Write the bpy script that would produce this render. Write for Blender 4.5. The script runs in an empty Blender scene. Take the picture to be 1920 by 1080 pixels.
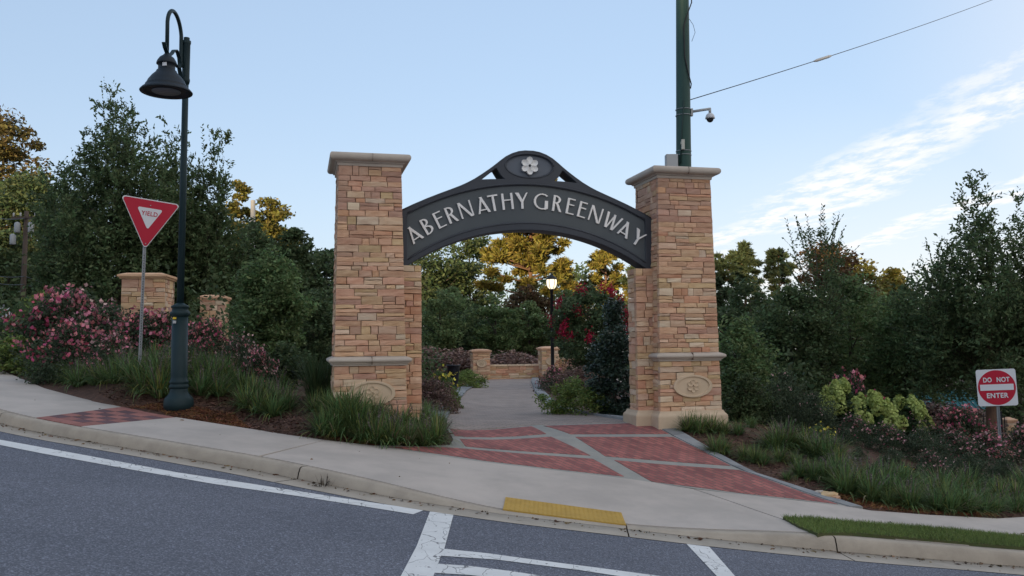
import bpy, bmesh, math, random
import numpy as np
from mathutils import Vector, Matrix
from mathutils.geometry import tessellate_polygon
C = bpy.context.scene.collection
SC = bpy.context.scene
R = math.radians
rng = np.random.default_rng(7)
rnd = random.Random(5)

# ------------------------------------------------------------------ camera
PITCH, ROLL, FPX = .0661, -.0098, 1623.6
EYE = np.array([0, 0, 1.55])
cF = np.array([0, math.cos(PITCH), math.sin(PITCH)])
cU0 = np.array([0, -math.sin(PITCH), math.cos(PITCH)])
cR = np.array([math.cos(ROLL), 0, 0]) + cU0 * math.sin(ROLL)
cU = np.array([-math.sin(ROLL), 0, 0]) + cU0 * math.cos(ROLL)
cam = bpy.data.cameras.new('camera')
cam.sensor_width = 36
cam.lens = FPX / 1920 * 36
cam.clip_end = 2000
camo = bpy.data.objects.new('camera', cam)
C.objects.link(camo)
M = Matrix.Identity(4)
for i in range(3):
    M[i][0], M[i][1], M[i][2], M[i][3] = cR[i], cU[i], -cF[i], EYE[i]
camo.matrix_world = M
SC.camera = camo

# ------------------------------------------------------------------ sky, sun, exposure
SUN_EL, SUN_AZ = R(6.0), R(200.0)           # low evening sun behind the photographer, to the left
w = bpy.data.worlds.new('World')
SC.world = w
w.use_nodes = True
nt = w.node_tree
nt.nodes.clear()
def N(tree, typ, **kw):
    n = tree.nodes.new(typ)
    for k, v in kw.items():
        setattr(n, k, v)
    return n
sky = N(nt, 'ShaderNodeTexSky', sky_type='NISHITA', sun_disc=False, sun_elevation=SUN_EL, sun_rotation=SUN_AZ,
        air_density=1.0, dust_density=1.0, ozone_density=2.5, altitude=300)
bg = N(nt, 'ShaderNodeBackground')
bg.inputs['Strength'].default_value = .15
out = N(nt, 'ShaderNodeOutputWorld')
tc = N(nt, 'ShaderNodeTexCoord')
sep = N(nt, 'ShaderNodeSeparateXYZ')
nt.links.new(tc.outputs['Generated'], sep.inputs[0])
def math_node(op, a, b=None, tree=nt, clamp=False):
    n = N(tree, 'ShaderNodeMath', operation=op, use_clamp=clamp)
    for i, v in enumerate((a, b)):
        if v is None: continue
        if isinstance(v, (int, float)): n.inputs[i].default_value = v
        else: tree.links.new(v, n.inputs[i])
    return n.outputs[0]
def maprange(v, a, b, c=0., d=1., tree=nt):
    n = N(tree, 'ShaderNodeMapRange', interpolation_type='SMOOTHSTEP')
    tree.links.new(v, n.inputs[0])
    for i, q in zip((1, 2, 3, 4), (a, b, c, d)): n.inputs[i].default_value = q
    return n.outputs[0]
zz = math_node('ADD', math_node('MAXIMUM', sep.outputs[2], 0.), .06)
cu = math_node('DIVIDE', sep.outputs[0], zz)
cv = math_node('DIVIDE', sep.outputs[1], zz)
comb = N(nt, 'ShaderNodeCombineXYZ')
nt.links.new(cu, comb.inputs[0]); nt.links.new(cv, comb.inputs[1])
def noise2(x, y, z, scale, detail, rough):
    cb = N(nt, 'ShaderNodeCombineXYZ')
    for i, q in enumerate((x, y, z)):
        if isinstance(q, (int, float)): cb.inputs[i].default_value = q
        else: nt.links.new(q, cb.inputs[i])
    nz = N(nt, 'ShaderNodeTexNoise'); nz.inputs['Scale'].default_value = scale; nz.inputs['Detail'].default_value = detail; nz.inputs['Roughness'].default_value = rough
    nt.links.new(cb.outputs[0], nz.inputs['Vector'])
    return nz.outputs['Fac']
cs_ = math_node('ADD', cu, math_node('MULTIPLY', cv, .1))      # across the streaks of high cloud
warp = noise2(cs_, math_node('MULTIPLY', cv, .35), 3.1, 1.1, 3, .55)
phase = math_node('ADD', math_node('MULTIPLY', math_node('SUBTRACT', cs_, 1.95), 2 * math.pi / .95), math_node('MULTIPLY', math_node('SUBTRACT', warp, .5), 6.5))
wave = math_node('COSINE', phase)
bands = maprange(math_node('ADD', wave, math_node('MULTIPLY', math_node('SUBTRACT', noise2(cs_, math_node('MULTIPLY', cv, .5), 8., 1.6, 4, .6), .5), 3.2)), -1.25, 1.0)
fine = maprange(noise2(math_node('MULTIPLY', cs_, 1.3), math_node('MULTIPLY', cv, .75), 1.7, 6.5, 9, .66), .33, .62)
ang = math_node('ADD', math_node('MULTIPLY', sep.outputs[0], .9), math_node('MULTIPLY', sep.outputs[1], -.45))
side = maprange(cs_, 1.42, 1.72)              # clear sky ahead and left, cloud streaks starting to the right
cl = math_node('MULTIPLY', math_node('MULTIPLY', bands, math_node('ADD', math_node('MULTIPLY', fine, .88), .12)), side)
cl = math_node('MAXIMUM', cl, maprange(ang, -.12, .42, 0., .95))  # mostly unseen cloud veil, added overhead and behind to lift the ground light
low = math_node('MULTIPLY', maprange(sep.outputs[2], .30, .0), maprange(ang, -.55, .05, .12, .62))
cl = math_node('MAXIMUM', cl, low)
mix = N(nt, 'ShaderNodeMixRGB')
mix.inputs[2].default_value = (5.7, 5.45, 5.3, 1)
nt.links.new(math_node('MULTIPLY', cl, .8), mix.inputs[0])
gam = N(nt, 'ShaderNodeGamma'); gam.inputs[1].default_value = .35
nt.links.new(sky.outputs[0], gam.inputs[0])
tint = N(nt, 'ShaderNodeMixRGB', blend_type='MULTIPLY'); tint.inputs[0].default_value = 1
tint.inputs[2].default_value = (2.50, 2.68, 3.10, 1)        # white balance of the photograph
nt.links.new(gam.outputs[0], tint.inputs[1])
nt.links.new(tint.outputs[0], mix.inputs[1])
nt.links.new(mix.outputs[0], bg.inputs[0])
nt.links.new(bg.outputs[0], out.inputs[0])
sun = bpy.data.lights.new('sun', 'SUN')
sun.energy = 5.0
sun.angle = R(.5)
sun.color = (1., .72, .38)
suno = bpy.data.objects.new('sun', sun)
C.objects.link(suno)
tos = Vector((math.sin(SUN_AZ) * math.cos(SUN_EL), math.cos(SUN_AZ) * math.cos(SUN_EL), math.sin(SUN_EL)))
suno.rotation_euler = tos.to_track_quat('Z', 'Y').to_euler()
suno.location = tos * 50
vs = SC.view_settings
SC.display_settings.display_device = 'sRGB'
vs.view_transform = 'Standard'; vs.look = 'None'; vs.gamma = 1; vs.use_curve_mapping = False
vs.exposure = 0.45
SC.cycles.max_bounces = 6
SC.cycles.transparent_max_bounces = 8

# ------------------------------------------------------------------ rays and ground heights
def ray(px, py):
    d = cF + cR * (px - 960) / FPX - cU * (py - 540) / FPX
    return d / d[1]
def at(px, py, y):                          # point of the view ray at forward distance y
    return EYE + ray(px, py) * y
def road_z(x):
    return -.45 - .112 * 30 * np.tanh(np.asarray(x) / 30)
def hit(px, py, fn, y0=4., y1=120.):
    d = ray(px, py)
    ys = np.linspace(y0, y1, 1500)
    P = EYE + d[None] * ys[:, None]
    s = P[:, 2] - fn(P[:, 0], P[:, 1])
    k = np.nonzero(s <= 0)[0]
    if len(k) == 0: return P[-1]
    a, b = ys[max(k[0] - 1, 0)], ys[k[0]]
    for _ in range(30):
        m = (a + b) / 2
        p = EYE + d * m
        if p[2] - fn(p[0:1], p[1:2])[0] > 0: a = m
        else: b = m
    return EYE + d * b
def zat(px, py, y):
    return float(at(px, py, y)[2])
KH = .155
def ramp(px):                               # kerb height along the photo: dropped at the crossing
    return float(np.interp(px, [-3000, 560, 640, 720, 800, 870, 940, 1190, 1280, 1380, 1480, 1540, 5000],
                           [KH, KH, .14, .115, .08, .04, .012, .012, .04, .085, .13, KH, KH]))
KTOP_PX = [(0, 773), (25, 782), (80, 792), (144, 802), (230, 818), (311, 831), (390, 845), (470, 858), (530, 868), (591, 879), (660, 897),
           (720, 914), (773, 927), (860, 947), (910, 955), (940, 959.5), (1060, 975), (1174, 989), (1250, 996), (1333, 999), (1440, 1003),
           (1555, 1008), (1650, 1015), (1740, 1022), (1920, 1037)]
K = []
for px, py in KTOP_PX:
    h = ramp(px)
    K.append(hit(px, py, lambda x, y: road_z(x) + h))
K = np.array(K)
# smooth the kerb line a little in plan
Kx = K[:, 0]; Ky = K[:, 1].copy()
for _ in range(6):
    Ky[1:-1] = .5 * Ky[1:-1] + .25 * (Ky[2:] + Ky[:-2])
left = np.array([(-40, 60), (-24, 38), (-17.5, 27.5), (-14.4, 21.8), (-12, 17.9), (-9.9, 15.0)])
right = np.array([(9, 11.0), (14, 12.2), (25, 15.5), (60, 28)])
KX = np.concatenate([left[:, 0], Kx, right[:, 0]])
KY = np.concatenate([left[:, 1], Ky, right[:, 1]])
KHT = np.concatenate([np.full(len(left), KH), [ramp(p[0]) for p in KTOP_PX], np.full(len(right), KH)])
o_ = np.argsort(KX); KX, KY, KHT = KX[o_], KY[o_], KHT[o_]
_xs = np.linspace(KX[0], KX[-1], 1200)
_ys = np.interp(_xs, KX, KY); _hs = np.interp(_xs, KX, KHT)
def smooth(a, n):
    k = np.hanning(2 * n + 1); k /= k.sum()
    return np.convolve(np.pad(a, n, mode='edge'), k, 'valid')
_ys = smooth(_ys, 9); _hs = smooth(_hs, 4)
def kerb_y(x): return np.interp(x, _xs, _ys)
def kerb_h(x): return np.interp(x, _xs, _hs)

def walk_z(x, y):                           # sidewalk surface: from the kerb top up a slight crossfall
    x = np.asarray(x, float); y = np.asarray(y, float)
    q = np.clip((y - kerb_y(x)) / 2.0, 0, 1.6); b = np.clip(q, 0, 1); b = b * b * (3 - 2 * b)
    h = kerb_h(x)
    return road_z(x) + h + (KH - h) * b + .03 * np.clip(q, 0, 1.2) + .004
ctl = []
for i in range(0, len(_xs), 14):
    if -18 < _xs[i] < 16:
        ctl.append((_xs[i], _ys[i], road_z(_xs[i]) + _hs[i] + .006))
for px, py in [(0, 693), (40, 710), (84, 728), (155, 747), (229, 763), (330, 782), (470, 804), (610, 825), (703, 835.5), (843, 857), (1000, 877), (1173, 897), (1217, 903), (1393, 927), (1580, 948), (1740, 965), (1920, 970)]:
    ctl.append(tuple(hit(px, py, walk_z)))
for px, py, d in [(1347, 850, 14.9), (1420, 888, 13.7), (335, 758, 15.4), (262, 695, 16.8), (480, 785, 15.2), (60, 640, 23)]:
    ctl.append(tuple(at(px, py, d)))
for x, y, z in [(-3.5, 15.1, .44), (-2.6, 14.85, .38), (-1.95, 14.9, .22), (-2.6, 16.5, .32), (-3.7, 16.6, .5), (-1.25, 15.3, .05), (-.8, 16.2, 0), (.3, 16.3, 0), (2.2, 16.6, 0), (3.9, 16.7, -.02), (3.2, 18.3, 0),
                (0, 20, 0), (1.6, 20, 0), (-1.5, 20, 0.05), (0, 26, 0), (1, 34, 0), (-2, 34, 0), (0, 42, 0), (3, 42, 0), (-4, 42, .1), (2.4, 26, 0), (-3.5, 26, .2),
                (5.2, 17.2, -.15), (6.5, 16.0, -.55), (9.9, 17.6, -.95), (8, 20, -.7), (13, 20, -1.3), (12, 30, -1.7), (20, 30, -2.3), (35, 70, -5.0), (8, 42, -.4), (50, 110, -5), (0, 110, .5),
                (-8, 20, 1.15), (-7, 24, 1.2), (-10, 28, 1.5), (-18, 34, 2.0), (-5.5, 18, .85), (-4.6, 21, .7), (-20, 60, 2.2), (-60, 110, 3), (30, 20, -3.0), (-40, 70, 2.8)]:
    ctl.append((x, y, z))
ctl = np.array(ctl)
def _k(r2): return np.where(r2 > 1e-12, .5 * r2 * np.log(r2 + 1e-12), 0)
_n = len(ctl)
A = np.zeros((_n + 3, _n + 3))
A[:_n, :_n] = _k(((ctl[:, None, :2] - ctl[None, :, :2]) ** 2).sum(-1)) + np.eye(_n) * .03
A[:_n, _n:] = np.c_[np.ones(_n), ctl[:, :2]]; A[_n:, :_n] = A[:_n, _n:].T
_w = np.linalg.solve(A, np.concatenate([ctl[:, 2], np.zeros(3)]))
def top_z(x, y):
    x = np.atleast_1d(np.asarray(x, float)); y = np.atleast_1d(np.asarray(y, float))
    xc = np.clip(x, -60, 50); yc = np.clip(y, 4, 110)
    o = np.empty_like(xc)
    for i in range(0, len(xc), 4000):
        a, b = xc[i:i + 4000], yc[i:i + 4000]
        o[i:i + 4000] = _k((a[:, None] - ctl[:, 0]) ** 2 + (b[:, None] - ctl[:, 1]) ** 2) @ _w[:_n] + _w[_n] + _w[_n + 1] * a + _w[_n + 2] * b
    return np.clip(o, -6, 4)
def gz(x, y): return float(top_z([x], [y])[0])
def on_top(px, py): return hit(px, py, lambda x, y: top_z(x, y), 6, 60)
def on_road(px, py): return hit(px, py, lambda x, y: road_z(x), 3, 40)
def xy(px, py): p = on_top(px, py); return (p[0], p[1])

# ------------------------------------------------------------------ materials
MATS = {}
def mat(name, col, rough=.8, var=0., vscale=8., col2=None, bump=0., bscale=60., metal=0., spec=.3, emit=None, detail=6, stretch=None, obj_var=0., island_var=0., trans=0., hue=.0):
    if name in MATS: return MATS[name]
    m = bpy.data.materials.new(name)
    m.use_nodes = True
    t = m.node_tree
    b = t.nodes['Principled BSDF']
    b.inputs['Roughness'].default_value = rough
    b.inputs['Metallic'].default_value = metal
    b.inputs['Specular IOR Level'].default_value = spec
    tcn = N(t, 'ShaderNodeTexCoord')
    vec = tcn.outputs['Object']
    if stretch:
        mp = N(t, 'ShaderNodeMapping'); mp.inputs['Scale'].default_value = stretch
        t.links.new(vec, mp.inputs['Vector']); vec = mp.outputs[0]
    c4 = (*col, 1)
    cur = None
    if col2 is not None or var:
        nz = N(t, 'ShaderNodeTexNoise'); nz.inputs['Scale'].default_value = vscale; nz.inputs['Detail'].default_value = detail; nz.inputs['Roughness'].default_value = .65
        t.links.new(vec, nz.inputs['Vector'])
        f = maprange(nz.outputs['Fac'], .3, .7, tree=t)
        mx = N(t, 'ShaderNodeMixRGB')
        mx.inputs[1].default_value = c4
        mx.inputs[2].default_value = (*(col2 if col2 is not None else [c * (1 - var) for c in col]), 1)
        t.links.new(f, mx.inputs[0])
        cur = mx.outputs[0]
    else:
        rg = N(t, 'ShaderNodeRGB'); rg.outputs[0].default_value = c4; cur = rg.outputs[0]
    for amt, src in ((obj_var, 'o'), (island_var, 'i')):
        if not amt: continue
        if src == 'o':
            s = N(t, 'ShaderNodeObjectInfo').outputs['Random']
        else:
            s = N(t, 'ShaderNodeNewGeometry').outputs['Random Per Island']
        hs = N(t, 'ShaderNodeHueSaturation')
        t.links.new(maprange(s, 0, 1, 1 - amt, 1 + amt, tree=t), hs.inputs['Value'])
        if hue:
            s2 = math_node('FRACT', math_node('MULTIPLY', s, 7.31, tree=t), tree=t)
            t.links.new(maprange(s2, 0, 1, .5 - hue, .5 + hue, tree=t), hs.inputs['Hue'])
        t.links.new(cur, hs.inputs['Color']); cur = hs.outputs[0]
    t.links.new(cur, b.inputs['Base Color'])
    if bump:
        nb = N(t, 'ShaderNodeTexNoise'); nb.inputs['Scale'].default_value = bscale; nb.inputs['Detail'].default_value = 5
        t.links.new(vec, nb.inputs['Vector'])
        bp = N(t, 'ShaderNodeBump'); bp.inputs['Strength'].default_value = min(1, bump); bp.inputs['Distance'].default_value = .01
        t.links.new(nb.outputs['Fac'], bp.inputs['Height']); t.links.new(bp.outputs[0], b.inputs['Normal'])
    if emit:
        b.inputs['Emission Color'].default_value = (*emit[:3], 1); b.inputs['Emission Strength'].default_value = emit[3]
    if trans:
        tr = N(t, 'ShaderNodeBsdfTranslucent'); ms = N(t, 'ShaderNodeMixShader'); ms.inputs[0].default_value = trans
        t.links.new(cur, tr.inputs['Color']); t.links.new(b.outputs[0], ms.inputs[1]); t.links.new(tr.outputs[0], ms.inputs[2])
        t.links.new(ms.outputs[0], t.nodes['Material Output'].inputs['Surface'])
    MATS[name] = m
    return m
def leafmat(name, col, var=.38, trans=.36, hue=.03, rough=.6, spec=.25):
    return mat(name, col, rough=rough, spec=spec, island_var=var, trans=trans, hue=hue, vscale=.7, col2=[c * .72 for c in col])

# ------------------------------------------------------------------ object helpers
def link(name, me, m=None, parent=None, loc=None, rz=0.):
    o = bpy.data.objects.new(name, me)
    C.objects.link(o)
    if m is not None:
        if isinstance(m, (list, tuple)):
            for q in m: me.materials.append(q)
        elif len(me.materials) == 0: me.materials.append(m)
    if parent: o.parent = parent
    if loc is not None: o.location = loc
    if rz: o.rotation_euler = (0, 0, rz)
    return o
def tag(o, label=None, cat=None, group=None, kind=None):
    if label: o['label'] = label
    if cat: o['category'] = cat
    if group: o['group'] = group
    if kind: o['kind'] = kind
    return o
def empty(name, loc, rz=0., label=None, cat=None, group=None):
    o = bpy.data.objects.new(name, None)
    C.objects.link(o); o.location = loc; o.rotation_euler = (0, 0, rz); o.empty_display_size = .1
    return tag(o, label, cat, group)
def from_np(name, V, F, smooth_=False):     # V (n,3), F (m,k)
    me = bpy.data.meshes.new(name)
    V = np.ascontiguousarray(V, np.float32); F = np.ascontiguousarray(F, np.int32)
    m, k = F.shape
    me.vertices.add(len(V)); me.vertices.foreach_set('co', V.ravel())
    me.loops.add(m * k); me.loops.foreach_set('vertex_index', F.ravel())
    me.polygons.add(m)
    me.polygons.foreach_set('loop_start', np.arange(0, m * k, k, dtype=np.int32))
    me.polygons.foreach_set('loop_total', np.full(m, k, np.int32))
    if smooth_: me.polygons.foreach_set('use_smooth', np.ones(m, bool))
    me.update(calc_edges=True)
    return me
class MB:
    """collects geometry of one part"""
    def __init__(s): s.v = []; s.f = []; s.sm = []
    def add(s, v, f, sm=False):
        o = len(s.v); s.v += [tuple(map(float, q)) for q in v]; s.f += [tuple(i + o for i in q) for q in f]; s.sm += [sm] * len(f)
    def box(s, c, d, rz=0., tilt=None):
        x, y, z = [q / 2 for q in d]
        v = [Vector((a * x, b * y, e * z)) for e in (-1, 1) for a, b in ((-1, -1), (1, -1), (1, 1), (-1, 1))]
        if tilt: v = [tilt @ q for q in v]
        if rz: v = [Matrix.Rotation(rz, 3, 'Z') @ q for q in v]
        s.add([q + Vector(c) for q in v], [(3, 2, 1, 0), (4, 5, 6, 7), (0, 1, 5, 4), (1, 2, 6, 5), (2, 3, 7, 6), (3, 0, 4, 7)])
    def lathe(s, prof, c=(0, 0, 0), n=24, sm=True, cap=True):
        v = []; f = []
        for r, z in prof:
            for i in range(n):
                a = 2 * math.pi * i / n
                v.append((c[0] + r * math.cos(a), c[1] + r * math.sin(a), c[2] + z))
        for j in range(len(prof) - 1):
            for i in range(n):
                f.append((j * n + i, j * n + (i + 1) % n, (j + 1) * n + (i + 1) % n, (j + 1) * n + i))
        s.add(v, f, sm)
        if cap:
            o = len(s.v) - len(v)
            for j, rev in ((0, True), (len(prof) - 1, False)):
                if prof[j][0] > 1e-4:
                    q = [o + j * n + i for i in range(n)]
                    s.f.append(tuple(q[::-1] if rev else q)); s.sm.append(False)
    def tube(s, pts, r, n=8, sm=True, flat=None):
        pts = [Vector(p) for p in pts]
        if not isinstance(r, (list, tuple, np.ndarray)): r = [r] * len(pts)
        v = []; f = []
        a = None
        for i, p in enumerate(pts):
            t = (pts[min(i + 1, len(pts) - 1)] - pts[max(i - 1, 0)])
            t = t.normalized() if t.length > 1e-9 else Vector((0, 0, 1))
            if a is None: a = t.cross(Vector((0, 0, 1))) if abs(t.z) < .95 else t.cross(Vector((0, 1, 0)))
            else: a = a - t * a.dot(t)
            a.normalize(); b = a.cross(t)
            for k in range(n):
                g = 2 * math.pi * k / n
                v.append(p + a * math.cos(g) * r[i] + b * math.sin(g) * r[i])
        for i in range(len(pts) - 1):
            for k in range(n):
                f.append((i * n + k, i * n + (k + 1) % n, (i + 1) * n + (k + 1) % n, (i + 1) * n + k))
        f.append(tuple(range(n))[::-1]); f.append(tuple((len(pts) - 1) * n + k for k in range(n)))
        s.add(v, f, sm)
    def ribbon(s, pts, half, thick, axis):   # flat bar along pts, its width along axis
        pts = [Vector(p) for p in pts]; axis = Vector(axis).normalized(); v = []; f = []
        for i, p in enumerate(pts):
            t = (pts[min(i + 1, len(pts) - 1)] - pts[max(i - 1, 0)]).normalized()
            nrm = t.cross(axis).normalized()
            for a, b in ((-1, -1), (1, -1), (1, 1), (-1, 1)):
                v.append(p + axis * a * half + nrm * b * thick / 2)
        for i in range(len(pts) - 1):
            for k in range(4):
                f.append((i * 4 + k, i * 4 + (k + 1) % 4, (i + 1) * 4 + (k + 1) % 4, (i + 1) * 4 + k))
        f.append((3, 2, 1, 0)); f.append(tuple((len(pts) - 1) * 4 + k for k in range(4)))
        s.add(v, f)
    def sqring(s, prof, hx, hy, c=(0, 0, 0), sm=False, cap=True):   # mitred square moulding: prof (offset, z)
        v = []; f = []
        for o, z in prof:
            for a, b in ((-1, -1), (1, -1), (1, 1), (-1, 1)):
                v.append((c[0] + a * (hx + o), c[1] + b * (hy + o), c[2] + z))
        for j in range(len(prof) - 1):
            for i in range(4):
                f.append((j * 4 + i, j * 4 + (i + 1) % 4, (j + 1) * 4 + (i + 1) % 4, (j + 1) * 4 + i))
        if cap:
            f.append((3, 2, 1, 0)); f.append(tuple((len(prof) - 1) * 4 + k for k in range(4)))
        s.add(v, f, sm)
    def build(s, name, m, parent=None, loc=None, rz=0.):
        me = bpy.data.meshes.new(name)
        me.from_pydata(s.v, [], s.f)
        me.polygons.foreach_set('use_smooth', s.sm)
        me.update()
        return link(name, me, m, parent, loc, rz)
def copy_tree(o, parent=None, loc=None, rz=None, label=None, scale=None):
    c = o.copy(); C.objects.link(c)
    if parent: c.parent = parent
    if loc is not None: c.location = loc
    if rz is not None: c.rotation_euler = (0, 0, rz)
    if scale is not None: c.scale = (scale, scale, scale) if not isinstance(scale, tuple) else scale
    if label: c['label'] = label
    for ch in list(o.children):
        copy_tree(ch, c)
    return c
def curve_solid(name, loops, half, bevel=0., res=1):   # filled outline in x-z, extruded along y
    cu_ = bpy.data.curves.new(name, 'CURVE'); cu_.dimensions = '2D'; cu_.fill_mode = 'BOTH'
    cu_.extrude = half; cu_.bevel_depth = bevel; cu_.bevel_resolution = res
    for lp in loops:
        sp = cu_.splines.new('POLY'); sp.points.add(len(lp) - 1); sp.use_cyclic_u = True
        for p, q in zip(sp.points, lp): p.co = (q[0], q[1], 0, 1)
    return _mesh_of(cu_, name)
def _mesh_of(cu_, name):
    tmp = bpy.data.objects.new('tmp', cu_); C.objects.link(tmp)
    dg = bpy.context.evaluated_depsgraph_get(); dg.update()
    me = bpy.data.meshes.new_from_object(tmp.evaluated_get(dg), depsgraph=dg)
    bpy.data.objects.remove(tmp); bpy.data.curves.remove(cu_)
    me.name = name; me.materials.clear()
    me.transform(Matrix.Rotation(math.pi / 2, 4, 'X'))
    return me
def text_mesh(name, s, size, half=.001, bold=0.):
    cu_ = bpy.data.curves.new(name, 'FONT'); cu_.body = s; cu_.size = size; cu_.align_x = 'CENTER'; cu_.align_y = 'CENTER'
    cu_.extrude = half; cu_.offset = bold; cu_.space_character = 1.08
    return _mesh_of(cu_, name)
def shrink(poly, e):
    P = [Vector((p[0], p[1])) for p in poly]; n = len(P)
    ar = sum(P[i].x * P[(i + 1) % n].y - P[(i + 1) % n].x * P[i].y for i in range(n))
    sgn = 1 if ar > 0 else -1
    o = []
    for i in range(n):
        a = (P[i] - P[i - 1]); b = (P[(i + 1) % n] - P[i])
        if a.length < 1e-6 or b.length < 1e-6: o.append(P[i]); continue
        a.normalize(); b.normalize()
        na = Vector((-a.y, a.x)) * sgn; nb = Vector((-b.y, b.x)) * sgn
        m = na + nb
        k = e / max(.35, (1 + na.dot(nb)) / 2 * 1) / 2
        o.append(P[i] + m * k)
    return [(p.x, p.y) for p in o]
def drape(name, poly, fn, lift=0., thick=.06, cell=.5, m=None, parent=None):
    """a slab over polygon poly (plan), its top following fn(x, y)"""
    bm = bmesh.new()
    vs_ = [bm.verts.new((p[0], p[1], 0)) for p in poly]
    for tri in tessellate_polygon([[Vector((p[0], p[1], 0)) for p in poly]]):
        try: bm.faces.new([vs_[i] for i in tri])
        except ValueError: pass
    xs = [p[0] for p in poly]; ys = [p[1] for p in poly]
    for ax, lo, hi in ((0, min(xs), max(xs)), (1, min(ys), max(ys))):
        q = math.ceil(lo / cell) * cell
        while q < hi:
            co = (q, 0, 0) if ax == 0 else (0, q, 0); no = (1, 0, 0) if ax == 0 else (0, 1, 0)
            bmesh.ops.bisect_plane(bm, geom=bm.verts[:] + bm.edges[:] + bm.faces[:], plane_co=co, plane_no=no, dist=1e-5)
            q += cell
    bmesh.ops.recalc_face_normals(bm, faces=bm.faces[:])
    if bm.faces and sum(f.normal.z for f in bm.faces) < 0: bmesh.ops.reverse_faces(bm, faces=bm.faces[:])
    z = fn(np.array([v.co.x for v in bm.verts]), np.array([v.co.y for v in bm.verts]))
    for v, q in zip(bm.verts, z): v.co.z = q + lift
    if thick:
        be = [e for e in bm.edges if e.is_boundary]
        r = bmesh.ops.extrude_edge_only(bm, edges=be)
        for g in r['geom']:
            if isinstance(g, bmesh.types.BMVert): g.co.z -= thick
        bmesh.ops.recalc_face_normals(bm, faces=bm.faces[:])
    me = bpy.data.meshes.new(name); bm.to_mesh(me); bm.free()
    return link(name, me, m, parent)
T_ = lambda x, y: top_z(x, y)
RZ_ = lambda x, y: road_z(x)

# ------------------------------------------------------------------ ground
def axis(parts):
    return np.concatenate([np.arange(a, b, s) for a, b, s in parts])
gx = axis([(-320, -60, 13), (-60, -16, 1.1), (-16, 15, .22), (15, 60, 1.1), (60, 330, 13)])
gy = axis([(-200, -20, 9), (-20, 5, 1.25), (5, 24, .22), (24, 60, .7), (60, 130, 3), (130, 420, 14)])
GX, GY = np.meshgrid(gx, gy)
tz = top_z(GX.ravel(), GY.ravel()).reshape(GX.shape)
ky = kerb_y(GX)
tz = np.where((GX > -26) & (GX < 22), np.minimum(tz, walk_z(GX, GY) + .3 * np.maximum(0, GY - ky - 2.1)), tz)
s_ = np.clip((GY - ky - .02) / .28, 0, 1)
GZ = (road_z(GX) - .14) * (1 - s_) + (tz - .03) * s_
inner = s_ > .99
GZ += np.where(inner, .03 * np.sin(GX * 2.1 + np.cos(GY * 1.7)) * np.sin(GY * 1.9 + .7) * np.clip((GY - ky - 2.6) / 2, 0, 1) * np.clip(np.hypot(GX - .4, GY - 24) / 6 - .3, 0, 1), 0)
nx, ny = len(gx), len(gy)
idx = np.arange(nx * ny).reshape(ny, nx)
GF = np.stack([idx[:-1, :-1], idx[:-1, 1:], idx[1:, 1:], idx[1:, :-1]], -1).reshape(-1, 4)
m_mulch = mat('mulch', (.115, .062, .042), .95, col2=(.058, .034, .026), vscale=9, bump=.9, bscale=45, detail=9)
ground = link('ground', from_np('ground', np.c_[GX.ravel(), GY.ravel(), GZ.ravel()], GF, True), m_mulch)
tag(ground, 'reddish brown pine bark mulch and soil covering the planting beds', kind='structure')

# asphalt
m_asph = mat('asphalt', (.150, .160, .192), .9, col2=(.125, .135, .164), vscale=.55, detail=7, stretch=(.6, 1.4, 1))
def asphalt_detail(m):
    t = m.node_tree; b = t.nodes['Principled BSDF']
    tcn = N(t, 'ShaderNodeTexCoord')
    vo = N(t, 'ShaderNodeTexVoronoi'); vo.inputs['Scale'].default_value = 75
    t.links.new(tcn.outputs['Object'], vo.inputs['Vector'])
    nz = N(t, 'ShaderNodeTexNoise'); nz.inputs['Scale'].default_value = 38; nz.inputs['Detail'].default_value = 5; nz.inputs['Roughness'].default_value = .8
    t.links.new(tcn.outputs['Object'], nz.inputs['Vector'])
    old = b.inputs['Base Color'].links[0].from_socket
    hs = N(t, 'ShaderNodeHueSaturation')
    sp = N(t, 'ShaderNodeSeparateXYZ'); t.links.new(vo.outputs['Color'], sp.inputs[0])
    v1 = maprange(sp.outputs[0], .55, 1., .86, 1.6, tree=t)
    v2 = maprange(nz.outputs['Fac'], .32, .68, .74, 1.26, tree=t)
    t.links.new(math_node('MULTIPLY', v1, v2, tree=t), hs.inputs['Value'])
    t.links.new(old, hs.inputs['Color']); t.links.new(hs.outputs[0], b.inputs['Base Color'])
    bp = N(t, 'ShaderNodeBump'); bp.inputs['Strength'].default_value = .7; bp.inputs['Distance'].default_value = .012
    t.links.new(vo.outputs['Distance'], bp.inputs['Height']); t.links.new(bp.outputs[0], b.inputs['Normal'])
asphalt_detail(m_asph)
rx = axis([(-40, -14, 1.5), (-14, 12, .3), (12, 60.1, 1.5)])
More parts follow.
